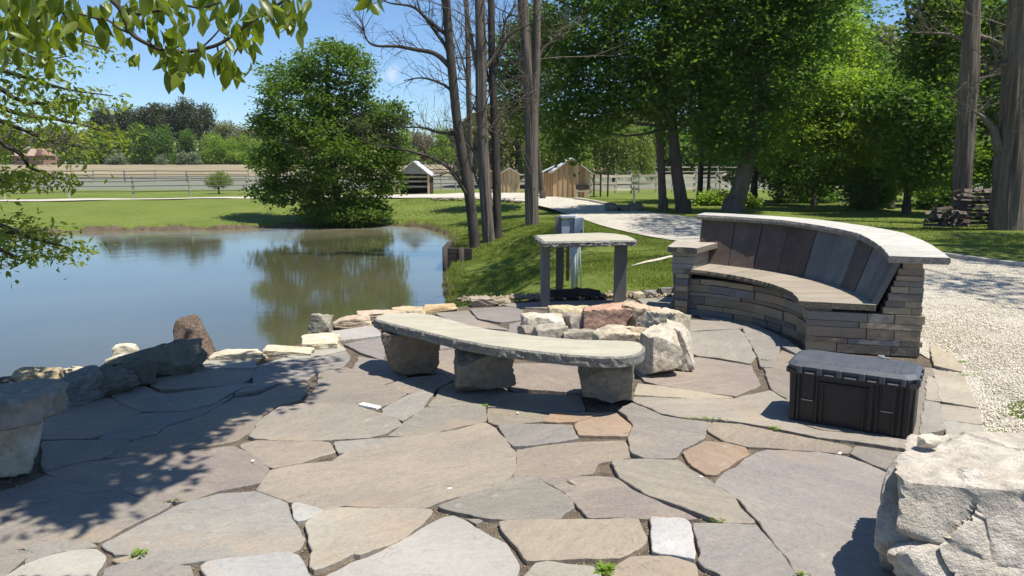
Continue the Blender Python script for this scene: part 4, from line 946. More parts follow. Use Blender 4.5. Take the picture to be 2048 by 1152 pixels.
for xx in (-.55,-.38,-.2,-.02): b.bar((X0+xx+.02, Y0+.085, Z0), (X0+xx+.02, Y0+.085, Z0+1.42), .04, .03, (.6,.55,.5))
b.build('side_room', MAT['wood'], e)
b = MB(); b.add([(X0-.72,Y0-.1,Z0+1.45),(X0+.12,Y0-.1,Z0+1.86),(X0+.12,Y0+2.2,Z0+1.86),(X0-.72,Y0+2.2,Z0+1.45),(X0-.72,Y0-.1,Z0+1.40),(X0+.12,Y0-.1,Z0+1.81),(X0+.12,Y0+2.2,Z0+1.81),(X0-.72,Y0+2.2,Z0+1.40)], [(0,1,2,3),(7,6,5,4),(0,4,5,1),(3,2,6,7),(0,3,7,4)]); b.build('side_roof', MAT['roof'], e)
b = MB(); b.add([(X0+2.2,Y0+.2,Z0+1.56),(X0+3.35,Y0+.2,Z0+1.36),(X0+3.35,Y0+2.4,Z0+1.36),(X0+2.2,Y0+2.4,Z0+1.56)]+[(X0+2.2,Y0+.2,Z0+1.50),(X0+3.35,Y0+.2,Z0+1.30),(X0+3.35,Y0+2.4,Z0+1.30),(X0+2.2,Y0+2.4,Z0+1.50)], [(0,1,2,3),(7,6,5,4),(0,4,5,1),(1,5,6,2)]); b.build('porch_roof', MAT['darkw'], e)
for xx in (2.45,2.85,3.28):
    b = MB(); b.bar((X0+xx, Y0+.3, Z0), (X0+xx, Y0+.3, Z0+1.36), .09, .09); b.build('porch_post', MAT['darkw'], e)
b = MB(); b.bar((X0+1.72, Y0-.06, Z0), (X0+1.72, Y0-.06, Z0+1.85), .03, .03, (.55,.5,.45)); b.bar((X0+1.05, Y0-.06, Z0), (X0+1.05, Y0-.06, Z0+1.95), .03, .03, (.55,.5,.45)); b.build('door_trim', MAT['wood'], e)
# seat by the shed
e = empty('garden_seat', (X0+1.5, Y0-.45, Z0), 'small wooden garden seat against the tan shed wall', 'bench')
b = MB(); b.box((X0+1.72, Y0-.4, Z0+.36), (.8,.34,.05)); b.build('seat', MAT['rail'], e)
b = MB(); b.box((X0+1.72, Y0-.22, Z0+.6), (.8,.04,.28)); b.build('backrest', MAT['darkw'], e)
for xx in (1.38, 2.06):
    b = MB(); b.box((X0+xx, Y0-.42, Z0+.17), (.06,.28,.34)); b.build('leg', MAT['bright'], e)
# bin
e = empty('green_bin', (X0-.98, Y0+.3, Z0), 'green plastic bin half hidden by the forked trunk beside the shed', 'bin')
b = MB(); b.add([(X0-1.2+a*.36,Y0+.1+c*.36,Z0+0) for a,c in ((.1,.1),(.9,.1),(.9,.9),(.1,.9))]+[(X0-1.2+a*.4,Y0+.1+c*.4,Z0+.62) for a,c in ((0,0),(1,0),(1,1),(0,1))], [(3,2,1,0),(4,5,6,7),(0,1,5,4),(1,2,6,5),(2,3,7,6),(3,0,4,7)]); b.build('body', MAT['green'], e)
b = MB(); b.box((X0-1.0, Y0+.3, Z0+.66), (.46,.46,.06), bev=.02); b.build('lid', MAT['green'], e)
# corral gates
for i, (xa, xb, lab) in enumerate([(1002,1030,'dark rail gate of the small corral, left of the post'),(1033,1056,'dark rail gate of the small corral, right of the post'),(1058,1088,'dark rail corral gate half behind the thick forked trunk')]):
    a, c = G(xa, 384), G(xb, 384); e = empty('corral_gate', tuple(a), lab, 'gate', 'corral gates')
    for p in (a, c):
        b = MB(); b.box((p.x, p.y, p.z+.75), (.12,.12,1.5)); b.build('post', MAT['bark_d'], e)
    for h in (.25,.5,.75,1.0,1.25):
        b = MB(); b.bar(a+Vector((.05,-.08,h)), c+Vector((-.05,-.08,h)), .05, .07); b.build('rail', MAT['rail'] if h > 1.1 else MAT['bark_d'], e)
# far house
h0 = atd(30, 328, 146); hz = H(h0.x, h0.y)
e = empty('farm_house', (h0.x, h0.y, hz), 'low brown house with a tan roof far across the dry field', 'house')
b = MB(); b.box((h0.x+3.4, h0.y+3, hz+1.0), (7.2,6,2.4)); b.build('wall', MAT['brick'], e)
b = MB(); xl, xr, yf, yb, z0, z1 = h0.x-.5, h0.x+5.6, h0.y-.4, h0.y+6.4, hz+2.1, hz+3.9; ym = (yf+yb)/2
b.add([(xl,yf,z0),(xr,yf,z0),(xr,ym,z1),(xl,ym,z1),(xr,yb,z0),(xl,yb,z0)], [(0,1,2,3),(3,2,4,5),(1,4,2),(0,3,5),(0,5,4,1)]); b.build('roof', MAT['broof'], e)
b = MB(); b.add([(h0.x+5.2,yf-.1,hz+2.2),(h0.x+7.4,yf-.1,hz+2.2),(h0.x+6.3,yf-.1,hz+3.9),(h0.x+5.2,yf+5,hz+2.2),(h0.x+7.4,yf+5,hz+2.2),(h0.x+6.3,yf+5,hz+3.9)], [(0,1,2),(5,4,3),(1,4,5,2),(0,2,5,3),(0,3,4,1)]); b.build('gable', MAT['brick'], e)
b = MB(); b.box((h0.x+2.4, h0.y+2, hz+4.0), (.5,.5,.7)); b.build('chimney', MAT['bright'], e)
for xx in (.8,2.0,3.2):
    b = MB(); b.box((h0.x+xx, h0.y-.02, hz+1.2), (.5,.08,.6)); b.build('window', MAT['darkw'], e)
e.scale = (.8,.8,.8)
# marker post, kerbs
p = G(1268, 411); e = MB(); e.box((p.x, p.y, p.z+.42), (.08,.08,.95), .2, bev=.01); tag(e.build('marker_post', MAT['greyw']), 'lone grey wooden post on the lawn behind the mossy boulders', 'post')
# stone kerb on the far side of the gravel at right and the log edging of the drive
def edging(name, pts, w, h, mat, lab, seg=.9, cat='kerb', col=(1,1,1)):
    b = MB(); P = [Vector(p) for p in pts]; acc = []
    for a, c in zip(P[:-1], P[1:]):
        n = max(1, int((c-a).length/seg))
        for i in range(n):
            s_, t_ = a+(c-a)*(i/n), a+(c-a)*((i+.97)/n)
            z_ = h/2-.02
            j = random.uniform(.85,1.1); b.bar((s_.x,s_.y,s_.z+z_), (t_.x,t_.y,t_.z+z_+random.uniform(-.01,.01)), w*random.uniform(.9,1.1), h, (col[0]*j,col[1]*j,col[2]*j))
    return tag(b.build(name, mat), lab, cat, None)
edging('stone_kerb', [(x, y, H(x, y)) for x, y in ((6.9,22.5),(7.3,19),(7.68,16),(7.93,13.7),(8.13,12.3),(8.5,11.25),(9.3,10.05),(10.1,9.05),(11.2,7.9))], .14, .12, MAT['cap'], 'low tan stone kerb along the far right side of the gravel', .8)
edging('log_edging', [tuple(G(*q_)) for q_ in ((1150,399.5),(1182,404),(1215,411),(1250,419))], .22, .14, MAT['rail'], 'low timber edging between the lawn and the drive beside the shed', 1.6, 'edging')
# rough stones along the pond side of the drive
random.seed(12)
for i, (x, y) in enumerate([(870,399.5),(888,399.8),(920,400),(985,401.5),(1003,402.5),(1018,403.5),(1036,405),(904,400.2),(938,400.2)]):
    p = G(x, y+1); tag(rock('drive_stone', (p.x, p.y-.1, p.z-.02), (random.uniform(.3,.6),.25,random.uniform(.12,.2)), 600+i, MAT['grey'], .2, None, (.9,.85,.75), sub=2), ['first','second','fourth','sixth','seventh','eighth','ninth','third','fifth'][i]+' rough stone from the left in the row edging the drive', 'stone', 'stones edging the drive')
# ------------------------------------------------------------------ utility pedestal
pb = G(1140, 583); dY = pb.y; zb_ = pb.z
e = empty('utility_pedestal', tuple(pb), 'grey utility boxes on a brown post with bare conduits, seen through the table', 'utility box')
def ub(name, x0, x1, yt, yb_, dd, dep, mat, col=(1,1,1), bev=.008):
    a = atd(x0, yt, dY+dd); c = atd(x1, yb_, dY+dd); b = MB(); b.box(((a.x+c.x)/2, dY+dd+dep/2, (a.z+c.z)/2), (c.x-a.x, dep, a.z-c.z), 0, col, bev); return b.build(name, mat, e)
ub('board', 1111, 1124, 432, 466, 0, .05, MAT['post'], bev=.004); ub('post', 1113, 1127, 460, 586, .03, .1, MAT['bark'], bev=.004)
ub('meter_box', 1123, 1140, 440, 472, -.06, .12, MAT['util'], (.6,.6,.6)); ub('cover', 1138, 1151, 434, 474, -.02, .16, MAT['util'], (1.3,1.3,1.3)); o_ = ub('service_box', 1149, 1167, 435, 474, -.10, .16, MAT['util'], (1.5,1.5,1.5))
ub('box_cap', 1121, 1152, 431, 437, -.08, .2, MAT['util'], (1.5,1.5,1.5))
ub('lock', 1162, 1165, 459, 466, -.115, .015, MAT['darkw'], bev=.001)
ub('dark_post', 1133.5, 1138.5, 470, 562, .25, .06, MAT['darkw'], bev=.002)
for x0, x1, yb_, r_ in ((1142,1144,583,.013),(1149,1149,583,.026),(1155.5,1154,577,.012),(1158.5,1162.5,579,.009)):
    a = atd(x0, 468, dY); c = atd(x1, yb_, dY); b = MB(); b.tube([a, (a+c)/2, c], [r_]*3, 10); b.build('conduit', MAT['pipe'], e)
# charred log
a, c = at(1098, 597), at(1200, 596); e = empty('charred_log', tuple(at(1150, 597)), 'dark timber with a charred lumpy end lying behind the table posts', 'log')
b = MB(); b.bar(a+Vector((0,.05,.05)), c+Vector((-.3,.05,.055)), .12, .10); b.build('timber', MAT['darkw'], e)
rock('charred_end', (c.x-.16, c.y+.05, -.01), (.36,.16,.13), 81, MAT['darkw'], 0, e, rough=.1)
# pale driftwood branch on the lawn
b = MB(); pts = [G(1262,534)+Vector((0,0,.02)), G(1290,529)+Vector((0,0,.04)), G(1318,525)+Vector((0,0,.05)), G(1340,519)+Vector((0,0,.05)), G(1376,517)+Vector((0,0,.03))]; b.tube(pts, [.008,.016,.024,.022,.028], 8, jit=.35); tag(b.build('fallen_branch', MAT['pale']), 'bleached fallen branch lying on the lawn between the table and the curved bench', 'branch')
# dock box at the pond
a = at(886, 538, -.72); c = at(936, 538, -.72); e = empty('timber_crib', tuple(a), 'dark rotting timber crib standing in the pond at the foot of the bank', 'crib')
for k in range(5):
    b = MB(); z_ = -.8+.13*k; b.bar((a.x, a.y, z_), (c.x+.1, a.y-.05, z_), .14, .12, (1,1,1)); b.build('plank', MAT['darkw'], e)
    b = MB(); b.bar((a.x+.05, a.y+.1, z_), (a.x+.05, a.y+1.6, z_), .14, .12); b.build('plank', MAT['darkw'], e)
for xx in (.06, .45):
    b = MB(); b.tube([(a.x+xx, a.y-.09, -1.1), (a.x+xx, a.y-.09, -.2)], [.07,.065], 8); b.build('post', MAT['bark_d'], e)
# ------------------------------------------------------------------ foliage
def leaves(C, n_per, spread, size, r, flat=.55, up=.35, aspect=.55, droop=0.):
    """leaf quads scattered about the cluster centres C (m,3)"""
    m = len(C); n = m*n_per
    P = np.repeat(C, n_per, 0)+r.normal(size=(n, 3))*np.array([spread, spread, spread*flat])
    a = r.normal(size=(n, 3)); a[:, 2] = a[:, 2]*.45-droop; a /= np.linalg.norm(a, axis=1)[:, None]
    nn = r.normal(size=(n, 3)); nn[:, 2] += up*2; nn -= a*(nn*a).sum(1)[:, None]; nn /= np.linalg.norm(nn, axis=1)[:, None]
    b = np.cross(nn, a); s = (size*r.uniform(.4, 1.55, n))[:, None]
    L, Wd = a*s, b*s*aspect*.5
    V = np.stack([P, P+L*.5+Wd+nn*s*.06, P+L, P+L*.5-Wd+nn*s*.06], 1).reshape(-1, 3)
    return V, np.arange(n*4).reshape(-1, 4)
def in_lobes(lobes, n, r, shell=.55):
    """lobes list of (cx,cy,cz,rx,ry,rz)"""
    Lb = np.array(lobes); w_ = (Lb[:,3]*Lb[:,5]); w_ = w_/w_.sum(); k = r.choice(len(Lb), n, p=w_)
    d = r.normal(size=(n, 3)); d /= np.linalg.norm(d, axis=1)[:, None]; rad = np.where(r.random(n) < shell, r.uniform(.78, 1.06, n), r.random(n)**(1/3.))
    rad *= 1+.10*np.sin(d[:,0]*9+k)*np.sin(d[:,2]*8+k*2)
    return Lb[k, :3]+d*rad[:, None]*Lb[k, 3:]
def PL(px, py, d, rx, ry, rd=None):
    c = atd(px, py, d); s = d/F; return (c.x, c.y, c.z, rx*s, rd if rd else (rx+ry)/2*s, ry*s)
def branchy(mb, pts, rads, n=7, jit=0, col=(1,1,1)): mb.tube(pts, rads, n, col, jit=jit)
def bezpts(P, k=4):
    """Catmull-Rom through points"""
    P = [Vector(p) for p in P]; out = []
    Q = [P[0]*2-P[1]]+P+[P[-1]*2-P[-2]]
    for i in range(1, len(Q)-2):
        for j in range(k):
            t = j/k; a, b, c, d = Q[i-1], Q[i], Q[i+1], Q[i+2]
            out.append(.5*((2*b)+(c-a)*t+(2*a-5*b+4*c-d)*t*t+(3*b-a-3*c+d)*t*t*t))
    return out+[P[-1]]
def limb(mb, P, r0, r1, k=4, n=8, jit=0):
    q_ = bezpts(P, k); m = len(q_); mb.tube(q_, [r0+(r1-r0)*(i/(m-1))**.8 for i in range(m)], n, jit=jit); return q_
def tree(name, label, group, trunk, r0, lobes, leaf, nclust, nper, spread, size, seed, bark='bark_d', cat='tree', shell=.55, limbs=8, r1=None, up=.35, cz=None, extra=None):
    r = np.random.default_rng(seed); random.seed(seed)
    base = Vector(trunk[0]); e = empty(name, tuple(base), label, cat, group)
    b = MB(); sp = limb(b, trunk, r0, r1 or r0*.35, 5, 10, .05)
    b.tube([base+Vector((0,0,-.15)), base+Vector((0,0,.08)), base+Vector((0,0,.5))], [r0*1.5, r0*1.25, r0], 10)
    for i in range(limbs):
        t = random.uniform(.35, .95); s_ = sp[int(t*(len(sp)-1))]; L = lobes[random.randrange(len(lobes))]
        tgt = Vector(L[:3])+Vector((random.uniform(-.4,.4)*L[3], random.uniform(-.4,.4)*L[4], random.uniform(-.3,.5)*L[5]))
        if tgt.z < s_.z-.5*abs(L[5]): tgt.z = s_.z
        mid = (s_+tgt)/2+Vector((0,0,-.1*(tgt-s_).length)); limb(b, [s_, mid, tgt], r0*.28, r0*.05, 3, 5)
    b.build('trunk', MAT[bark], e)
    C = in_lobes(lobes, nclust, r, shell)
    if cz is not None: C = C[C[:, 2] > cz]
    V, Fq = leaves(C, nper, spread, size, r, up=up)
    npmesh('crown', V, Fq, MAT[leaf], e)
    return e
GT = 'woodland trees'
# round tree on the far bank
pt = G(682, 444); D = pt.y-.3
LB_ = [(590,398,58,34),(545,330,36,50),(770,350,38,60),(530,385,24,22),(790,270,22,40),(655,118,62,42),(585,150,55,40),(535,165,22,35),(705,148,46,48),(548,215,34,40),(620,215,85,68),(700,235,68,62),(765,230,42,28),(555,290,52,56),(660,300,100,80),(752,300,48,58),(600,360,62,42),(700,370,85,50),(560,372,38,24),(650,412,45,34),(708,420,55,28),(742,418,24,24),(640,255,60,50),(790,225,22,18),(525,255,18,24)]
random.seed(4); SAT = []
for a_, b_, c_, d_ in LB_:
    for q_ in range(3):
        an = random.uniform(0, 6.28); SAT.append((a_+math.cos(an)*c_*.98, b_+math.sin(an)*d_*.98, random.uniform(8,18), random.uniform(6,14)))
LB_ = LB_+SAT
tree('pond_tree', 'full round leafy tree at the water edge on the far bank of the pond', None, [pt, atd(672,380,D), atd(660,280,D), atd(655,190,D), atd(655,110,D)], .2, [PL(a,b,D+random.uniform(-.6,.6),c*.86,d*.86) for a,b,c,d in LB_], 'leaf_mid', 1100, 60, .21, .13, 11, limbs=34, shell=.6)
# pond side shrub below it
tree('pond_shrub', 'low leafy shrub spilling over the pond bank under the round tree', None, [G(705,443), G(705,443)+Vector((0,0,.8))], .05, [PL(695,428,D-.3,66,22,.9),(PL(735,422,D-.2,30,24,.8)),PL(648,430,D-.2,36,16,.8)], 'leaf_mid', 330, 34, .18, .12, 12, cat='shrub', limbs=5)
# -------------------------------------------------------- tall bare trees with traced branches
def bare(name, label, d, stem, r0, r1, branches, bark, seed, twigs=6, rough=0, group='tall bare trunks on the pond bank', stems=(), dfix=None):
    random.seed(seed); p0 = G(*stem[0])
    if dfix: p0 = atd(*stem[0], dfix); p0.z = H(p0.x, p0.y)
    dd = p0.y; e = empty(name, tuple(p0), label, 'tree', group)
    pts = [p0-Vector((0,0,.3))]+[atd(x, y, dd) for x, y in stem[1:]]
    b = MB(); q_ = bezpts(pts, 26 if rough else 8); m = len(q_); rr = [r0+(r1-r0)*i/(m-1) for i in range(m)]; rr[0] *= 1.5; rr[1] *= 1.15
    b.tube(q_, rr, 44 if rough else 10, jit=rough*.12, ridge=.17 if rough else 0)
    for S_, ra, rb_ in stems:
        limb(b, [atd(x, y, dd-.04) for x, y in S_], ra, rb_, 16, 32, rough*.12)
    b.build('trunk', MAT[bark], e)
    def twig(b, p, dirv, L, rad, lev):
        pts = [p]; d_ = dirv.normalized(); n = 4
        for i in range(n):
            d_ = (d_+Vector((random.gauss(0,.22), random.gauss(0,.22), random.gauss(.06,.2)))).normalized(); pts.append(pts[-1]+d_*L/n)
        b.tube(pts, [rad*(1-.75*i/n) for i in range(n+1)], 4, cap=False)
        if lev > 0:
            for k in range(3 if lev > 1 else 2):
                i = random.randint(1, n); s = (d_+Vector((random.gauss(0,.7), random.gauss(0,.7), random.gauss(.1,.6)))).normalized(); twig(b, pts[i], s, L*random.uniform(.45,.7), rad*.5, lev-1)
    for B in branches:
        b = MB(); P = []; n = len(B)
        for i, pt_ in enumerate(B):
            x, y = pt_[:2]; P.append(atd(x, y, dd+(pt_[2] if len(pt_) > 2 else 0)))
        a0 = r0*.5 if len(B) > 4 else r0*.34
        q2 = limb(b, P, a0, .012, 4, 7)
        for t in range(int(len(q2)*.9)):
            i = random.randint(int(len(q2)*.25), len(q2)-1); dv = (q2[min(i+1,len(q2)-1)]-q2[max(0,i-1)]).normalized()+Vector((random.gauss(0,.5), random.gauss(0,.5), random.gauss(.5,.6)))
            twig(b, q2[i], dv, random.uniform(.4,1.1), .011, 2)
        b.build('branch', MAT[bark], e)
    if twigs:
        b = MB()
        for t in range(twigs):
            i = random.randint(int(m*.3), m-1); dv = Vector((random.gauss(0,1), random.gauss(0,1), random.uniform(.2,.9))); twig(b, q_[i], dv, random.uniform(1.0,2.4), .022, 3)
        b.build('branch', MAT[bark], e)
    return e
bare('bare_tree', 'leaning dark bare trunk nearest the pond with long arching limbs', 19.5, [(952,493),(940,400),(916,255),(903,130),(891,0),(880,-160)], .155, .09,
 [[(905,139),(871,108),(829,99),(795,93),(749,91),(732,76),(727,52)],[(910,190),(888,170),(847,156),(808,161)],[(918,272),(902,266),(874,264),(843,255),(795,255)],[(934,392),(930,382),(906,344),(871,319),(829,305),(795,297),(749,290),(718,274)],[(897,72),(892,69),(854,38),(826,14),(784,7),(767,2)],[(905,150),(895,100),(868,60),(840,20),(830,-20)],[(936,395),(915,360,-.5),(898,345,-1),(880,352,-1)]], 'bark_d', 31, 8)
bare('bare_tree', 'shaggy middle bare trunk between the leaning one and the thinner forked one', 20.4, [(979,482),(972,400),(964,250),(962,100),(960,-10),(958,-160)], .165, .11,
 [[(966,180),(950,120),(940,60),(928,0),(920,-60)],[(964,330),(945,300),(925,285),(900,282)],[(972,395),(955,365),(948,345),(935,330)],[(963,150),(990,110),(1015,70),(1040,45)]], 'bark_s', 33, 16, .1)
bare('bare_tree', 'thin pale bare trunk just behind the leaning dark one', 24, [(947,470),(943,380),(938,200),(935,60),(930,-80)], .10, .06, [[(938,180),(925,120),(905,60),(900,0)],[(940,230),(955,190),(962,150),(975,120)]], 'bark_s', 35, 8, .05)
bare('bare_tree', 'slender bare trunk with a limb forking right, closest to the thick forked trunk', 20.4, [(996,478),(992,320),(988,220),(984,120),(982,-10),(978,-160)], .125, .085,
 [[(990,310),(997,275),(1013,238),(1045,213)],[(986,170),(1000,100),(1020,70),(1045,55),(1080,40)],[(987,200),(975,150),(960,100),(958,50)],[(984,120),(1003,80),(1012,40),(1030,10)],[(992,260),(975,235),(960,230),(950,215)]], 'bark_d', 37, 12)
bare('bare_tree', 'thickest bare trunk on the bank, splitting into two upright stems', 21, [(1064,458),(1063,330),(1062,230),(1056,130),(1046,0),(1042,-160)], .20, .12,
 [[(1072,130),(1085,100),(1100,85),(1120,60)],[(1058,150),(1040,120),(1030,90),(1010,80)]], 'bark_s', 39, 5, .06, stems=[([(1064,380),(1067,300),(1069,210),(1073,120),(1074,0),(1078,-160)], .15, .10)], dfix=22)
# -------------------------------------------------------- the woodland on the right
def wt(label, base, path, d, r0, lob, leaf, ncl, seed, size=.15, nper=24, spread=.26, bark='bark_d', limbs=12, name='woodland_tree', shell=.5, cat='tree', r1=None):
    p = G(*base); tr = [p]+[atd(x, y, p.y) for x, y in path]
    ncl = int(ncl*.52); nper = int(nper*1.75); spread *= 1.18
    return tree(name, label, GT, tr, r0, [PL(a, b, d if len(L_) == 4 else L_[4], c, dd) for L_ in lob for a, b, c, dd in [L_[:4]]], leaf, ncl, nper, spread, size, seed, bark, cat, shell, limbs, r1)
wt('dark leafy tree overhanging the tan shed, on a straight black trunk', (1366,426), [(1352,330),(1340,200),(1330,60),(1325,-80)], 28, .26,
   [(1180,40,115,90),(1120,120,60,80),(1125,215,52,70),(1175,235,62,60),(1155,295,42,26),(1215,150,80,80),(1300,90,100,90),(1290,190,80,52),(1240,200,50,36),(1380,120,80,90),(1400,215,70,55),(1345,245,45,30),(1250,-40,150,90),(1400,-40,120,90)], 'leaf_dark', 2500, 51, .15, 24, .27, limbs=26)
wt('twin stemmed pale grey trunk left of the straight black trunk', (1326,420), [(1322,330),(1316,220),(1318,100)], 31, .17, [(1330,120,60,70),(1390,60,60,70)], 'leaf_dark', 420, 52, bark='bark_s', r1=.14)
wt('sunlit light green crown behind the thick forked trunk', (1085,398), [(1075,300),(1060,200),(1050,100)], 34, .15, [(1030,110,42,52),(1022,185,34,44),(1050,230,30,40),(1085,60,45,48),(1090,140,40,60),(1010,150,18,30)], 'leaf_mid', 620, 53, .16)
wt('big tree with a sweeping leaning trunk behind the curved bench', (1466,424), [(1492,330),(1512,240),(1532,160),(1535,60),(1530,-60)], 28, .36,
   [(1500,40,90,90),(1440,140,60,70),(1560,140,75,90),(1480,250,70,60),(1580,40,80,80),(1430,290,40,36),(1520,-60,150,80),(1620,-60,110,80)], 'leaf_dark', 1900, 54, .15, 24, .27, limbs=22, bark='bark')
wt('slim dark trunk right of the leaning tree with bright mid level leaves', (1506,408), [(1512,320),(1520,230)], 34, .2, [(1620,130,90,70),(1600,220,85,60),(1560,290,70,50),(1640,60,70,60)], 'leaf_bright', 1250, 55, .16)
wt('tree with a brightly sunlit crown in the middle of the wood', (1628,410), [(1626,330),(1630,250)], 30, .13, [(1700,185,80,45),(1640,190,60,50),(1760,210,50,50),(1690,250,90,50),(1610,270,60,46),(1750,280,70,50)], 'leaf_bright', 1500, 56, .14)
wt('slender crooked dark trunk rising beside the gap of sky', (1843,415), [(1842,300),(1838,200),(1828,100),(1812,0),(1808,-60)], 26, .15, [(1870,90,55,70),(1890,10,50,60),(1875,190,60,70),(1820,270,60,60),(1885,300,50,60),(1840,340,60,40)], 'leaf_mid', 1350, 57, .14, limbs=16)
wt('dense dark tree between the two shaggy trunks', (1975,405), [(1978,300),(1975,200)], 27, .16, [(1985,80,50,60),(1975,190,45,60),(1990,280,50,60),(1960,330,50,50),(2040,120,40,70),(2050,260,50,80),(1990,-10,80,60)], 'leaf_mid', 1200, 58, .14)
wt('dark backing tree on the right edge of the wood', (1785,402), [(1790,320),(1800,250)], 33, .15, [(1720,330,70,45),(1800,330,60,50),(1880,360,50,40),(1640,345,60,40),(1780,240,60,50),(1900,230,60,70),(1930,120,60,90),(2040,340,60,60)], 'leaf_dark', 1500, 59, .16)
wt('tall far tree closing the wood behind the leaning trunk', (1560,396), [(1560,300),(1570,200)], 38, .16, [(1660,30,90,60),(1560,80,80,70),(1480,150,70,70),(1690,110,60,50),(1600,330,80,50),(1500,330,50,40),(1930,50,60,60),(1860,140,70,60),(1730,140,50,40)], 'leaf_dark', 1500, 60, .18, 24, .3)
for i, (bx, by, lob, leaf, nc, lab) in enumerate([
 (1600,405,[(1592,378,48,40),(1640,385,30,34),(1575,350,26,28)],'leaf_dark',420,'dark rounded shrub at the edge of the wood behind the bench coping'),
 (1738,420,[(1735,385,40,40),(1765,372,30,34),(1715,368,24,30)],'leaf_dark',380,'second dark rounded shrub deeper in the wood, right of the first'),
 (1425,412,[(1418,402,24,16),(1440,398,16,14)],'leaf_bright',150,'small bright green sapling bush left of the leaning trunk'),
 (1492,414,[(1490,408,22,12)],'leaf_bright',90,'small bright green bush right of the leaning trunk'),
 (1880,420,[(1868,400,30,24),(1900,385,24,20)],'leaf_dark',220,'dark shrub behind the firewood stack')]):
    p = G(bx, by); tree('shrub', lab, 'woodland shrubs', [p, p+Vector((0,0,.7))], .04, [PL(a,b,p.y,c,dd) for a,b,c,dd in lob], leaf, nc, 22, .16, .13, 80+i, cat='shrub', limbs=4)
wt('thin dark trunk left of the leaning tree', (1399,402), [(1402,330),(1405,250),(1410,180)], 36, .16, [(1420,100,60,60)], 'leaf_dark', 200, 61, r1=.1)
wt('thinnest dark stem just left of the leaning tree', (1416,398), [(1419,330),(1422,260)], 37, .1, [(1440,200,50,60)], 'leaf_dark', 220, 62, r1=.08)
wt('dark trunk standing in the wood right of the shrubs', (1812,428), [(1818,350),(1824,280)], 25, .14, [(1826,215,46,40)], 'leaf_dark', 160, 63, r1=.1)
wt('thick dark trunk in shade left of the firewood', (1782,418), [(1778,350),(1772,280)], 27, .12, [(1770,230,40,40)], 'leaf_mid', 160, 64, r1=.1)
# shaggy big trunks
bare('shaggy_trunk', 'big shaggy barked trunk standing behind the firewood stack', 24, [(1922,444),(1929,300),(1936,180),(1942,60),(1946,-20),(1950,-160)], .26, .18,
 [[(1938,85),(1900,70),(1860,66),(1820,65)],[(1946,70),(1985,80),(2010,95),(2040,118)],[(1935,180),(1955,160),(1990,150),(2020,140)]], 'bark_s', 71, 5, .1, 'shaggy trunks at the right', dfix=22.3)
bare('shaggy_trunk', 'largest shaggy barked trunk at the right edge of the lawn', 21, [(2010,460),(2022,330),(2032,200),(2040,60),(2044,-20),(2050,-160)], .39, .26,
 [[(2018,330),(1996,290),(1985,255),(1960,230),(1945,222)],[(2030,130),(2000,130),(1985,145)],[(2030,150),(2060,120),(2090,60)]], 'bark_s', 73, 5, .1, 'shaggy trunks at the right')
# overhead crowns out of the top of the frame that shade the drive, lawn and wood
def over(poly, h0, h1, n, r):
    """cluster centres that drop their shade into a ground polygon"""
    P = np.array([tuple(at(*q_)[:2]) if len(q_) == 2 else q_[:2] for q_ in poly]); lo, hi = P.min(0), P.max(0); out = []
    while len(out) < n:
        c = r.uniform(lo, hi, (n*3, 2)); k = polydist(P, c[:,0], c[:,1]) < 0; out += list(c[k])
    c = np.array(out[:n]); h = r.uniform(h0, h1, n); return np.stack([c[:,0]+.37*h, c[:,1]-.17*h, h], -1)
r = np.random.default_rng(91)
e = empty('tall_shade_tree', (11.5, 15.5, H(11.5,15.5)), 'tall tree out of frame to the right whose crown shades the drive and bank', 'tree')
b = MB(); tp = limb(b, [(11.5,15.5,-.3),(11.2,15,4),(10.6,14.5,9),(9.5,14,12)], .3, .15, 5, 10)
S1 = over([(1092,462),(1128,455),(1175,470),(1140,505),(1060,540),(985,575),(925,600),(915,585),(930,545),(990,500),(1045,470)], 8.5, 11, 200, r)
S2 = over([(1275,440),(1330,428),(1450,440),(1445,470),(1380,478),(1300,468)], 8.5, 12, 260, r)
S3 = over([(1890,462),(2060,470),(2100,520),(2050,545),(1900,512)], 8, 12, 230, r)
S4 = over([(1880,560),(2100,560),(2100,625),(1880,590)], 8, 11, 26, r)
for c in (S1[:4], S1[40:43], S2[:4], S3[:4], S4[:3]):
    for t in c: limb(b, [tp[-6], (tp[-6]+Vector(t))/2+Vector((0,0,.8)), Vector(t)], .09, .02, 3, 5)
b.build('trunk', MAT['bark'], e)
V, Fq = leaves(np.vstack([S1, S2, S3, S4]), 20, .30, .16, r, up=.8); npmesh('crown', V, Fq, MAT['leaf_mid'], e)
# -------------------------------------------------------- broadleaf tree over the patio: near bough in frame, crown above shading the paving
e = empty('patio_tree', (-4.3, 1.2, 0), 'broad leaved tree leaning over the patio, its near bough hanging into the top left', 'tree')
b = MB(); tp = limb(b, [(-4.3,1.2,-.2),(-4.1,1.3,1.4),(-3.6,1.7,3.0),(-2.6,2.4,4.2),(-1.4,3.2,4.9)], .16, .06, 5, 10)
r = np.random.default_rng(17)
Z1 = over([(-120,1000),(40,945),(60,900),(90,830),(180,770),(330,720),(380,745),(505,722),(560,735),(520,780),(600,778),(560,806),(440,835),(400,865),(360,890),(260,910),(225,935),(180,960),(120,985),(60,1000),(20,1010)], 3.7, 4.9, 620, r)
Z2 = over([(225,948),(300,940),(375,946),(378,955),(300,962),(235,958)], 3.8, 4.2, 10, r)
Z3 = over([(110,985),(200,975),(225,995),(190,1005),(180,1040),(110,1040),(140,1015),(100,1000)], 3.8, 4.3, 22, r)
Z4 = over([(600,722),(655,728),(660,745),(610,745)], 4, 4.5, 3, r)
Z5 = over([(560,775),(600,770),(590,800),(545,800)], 4, 4.5, 6, r)
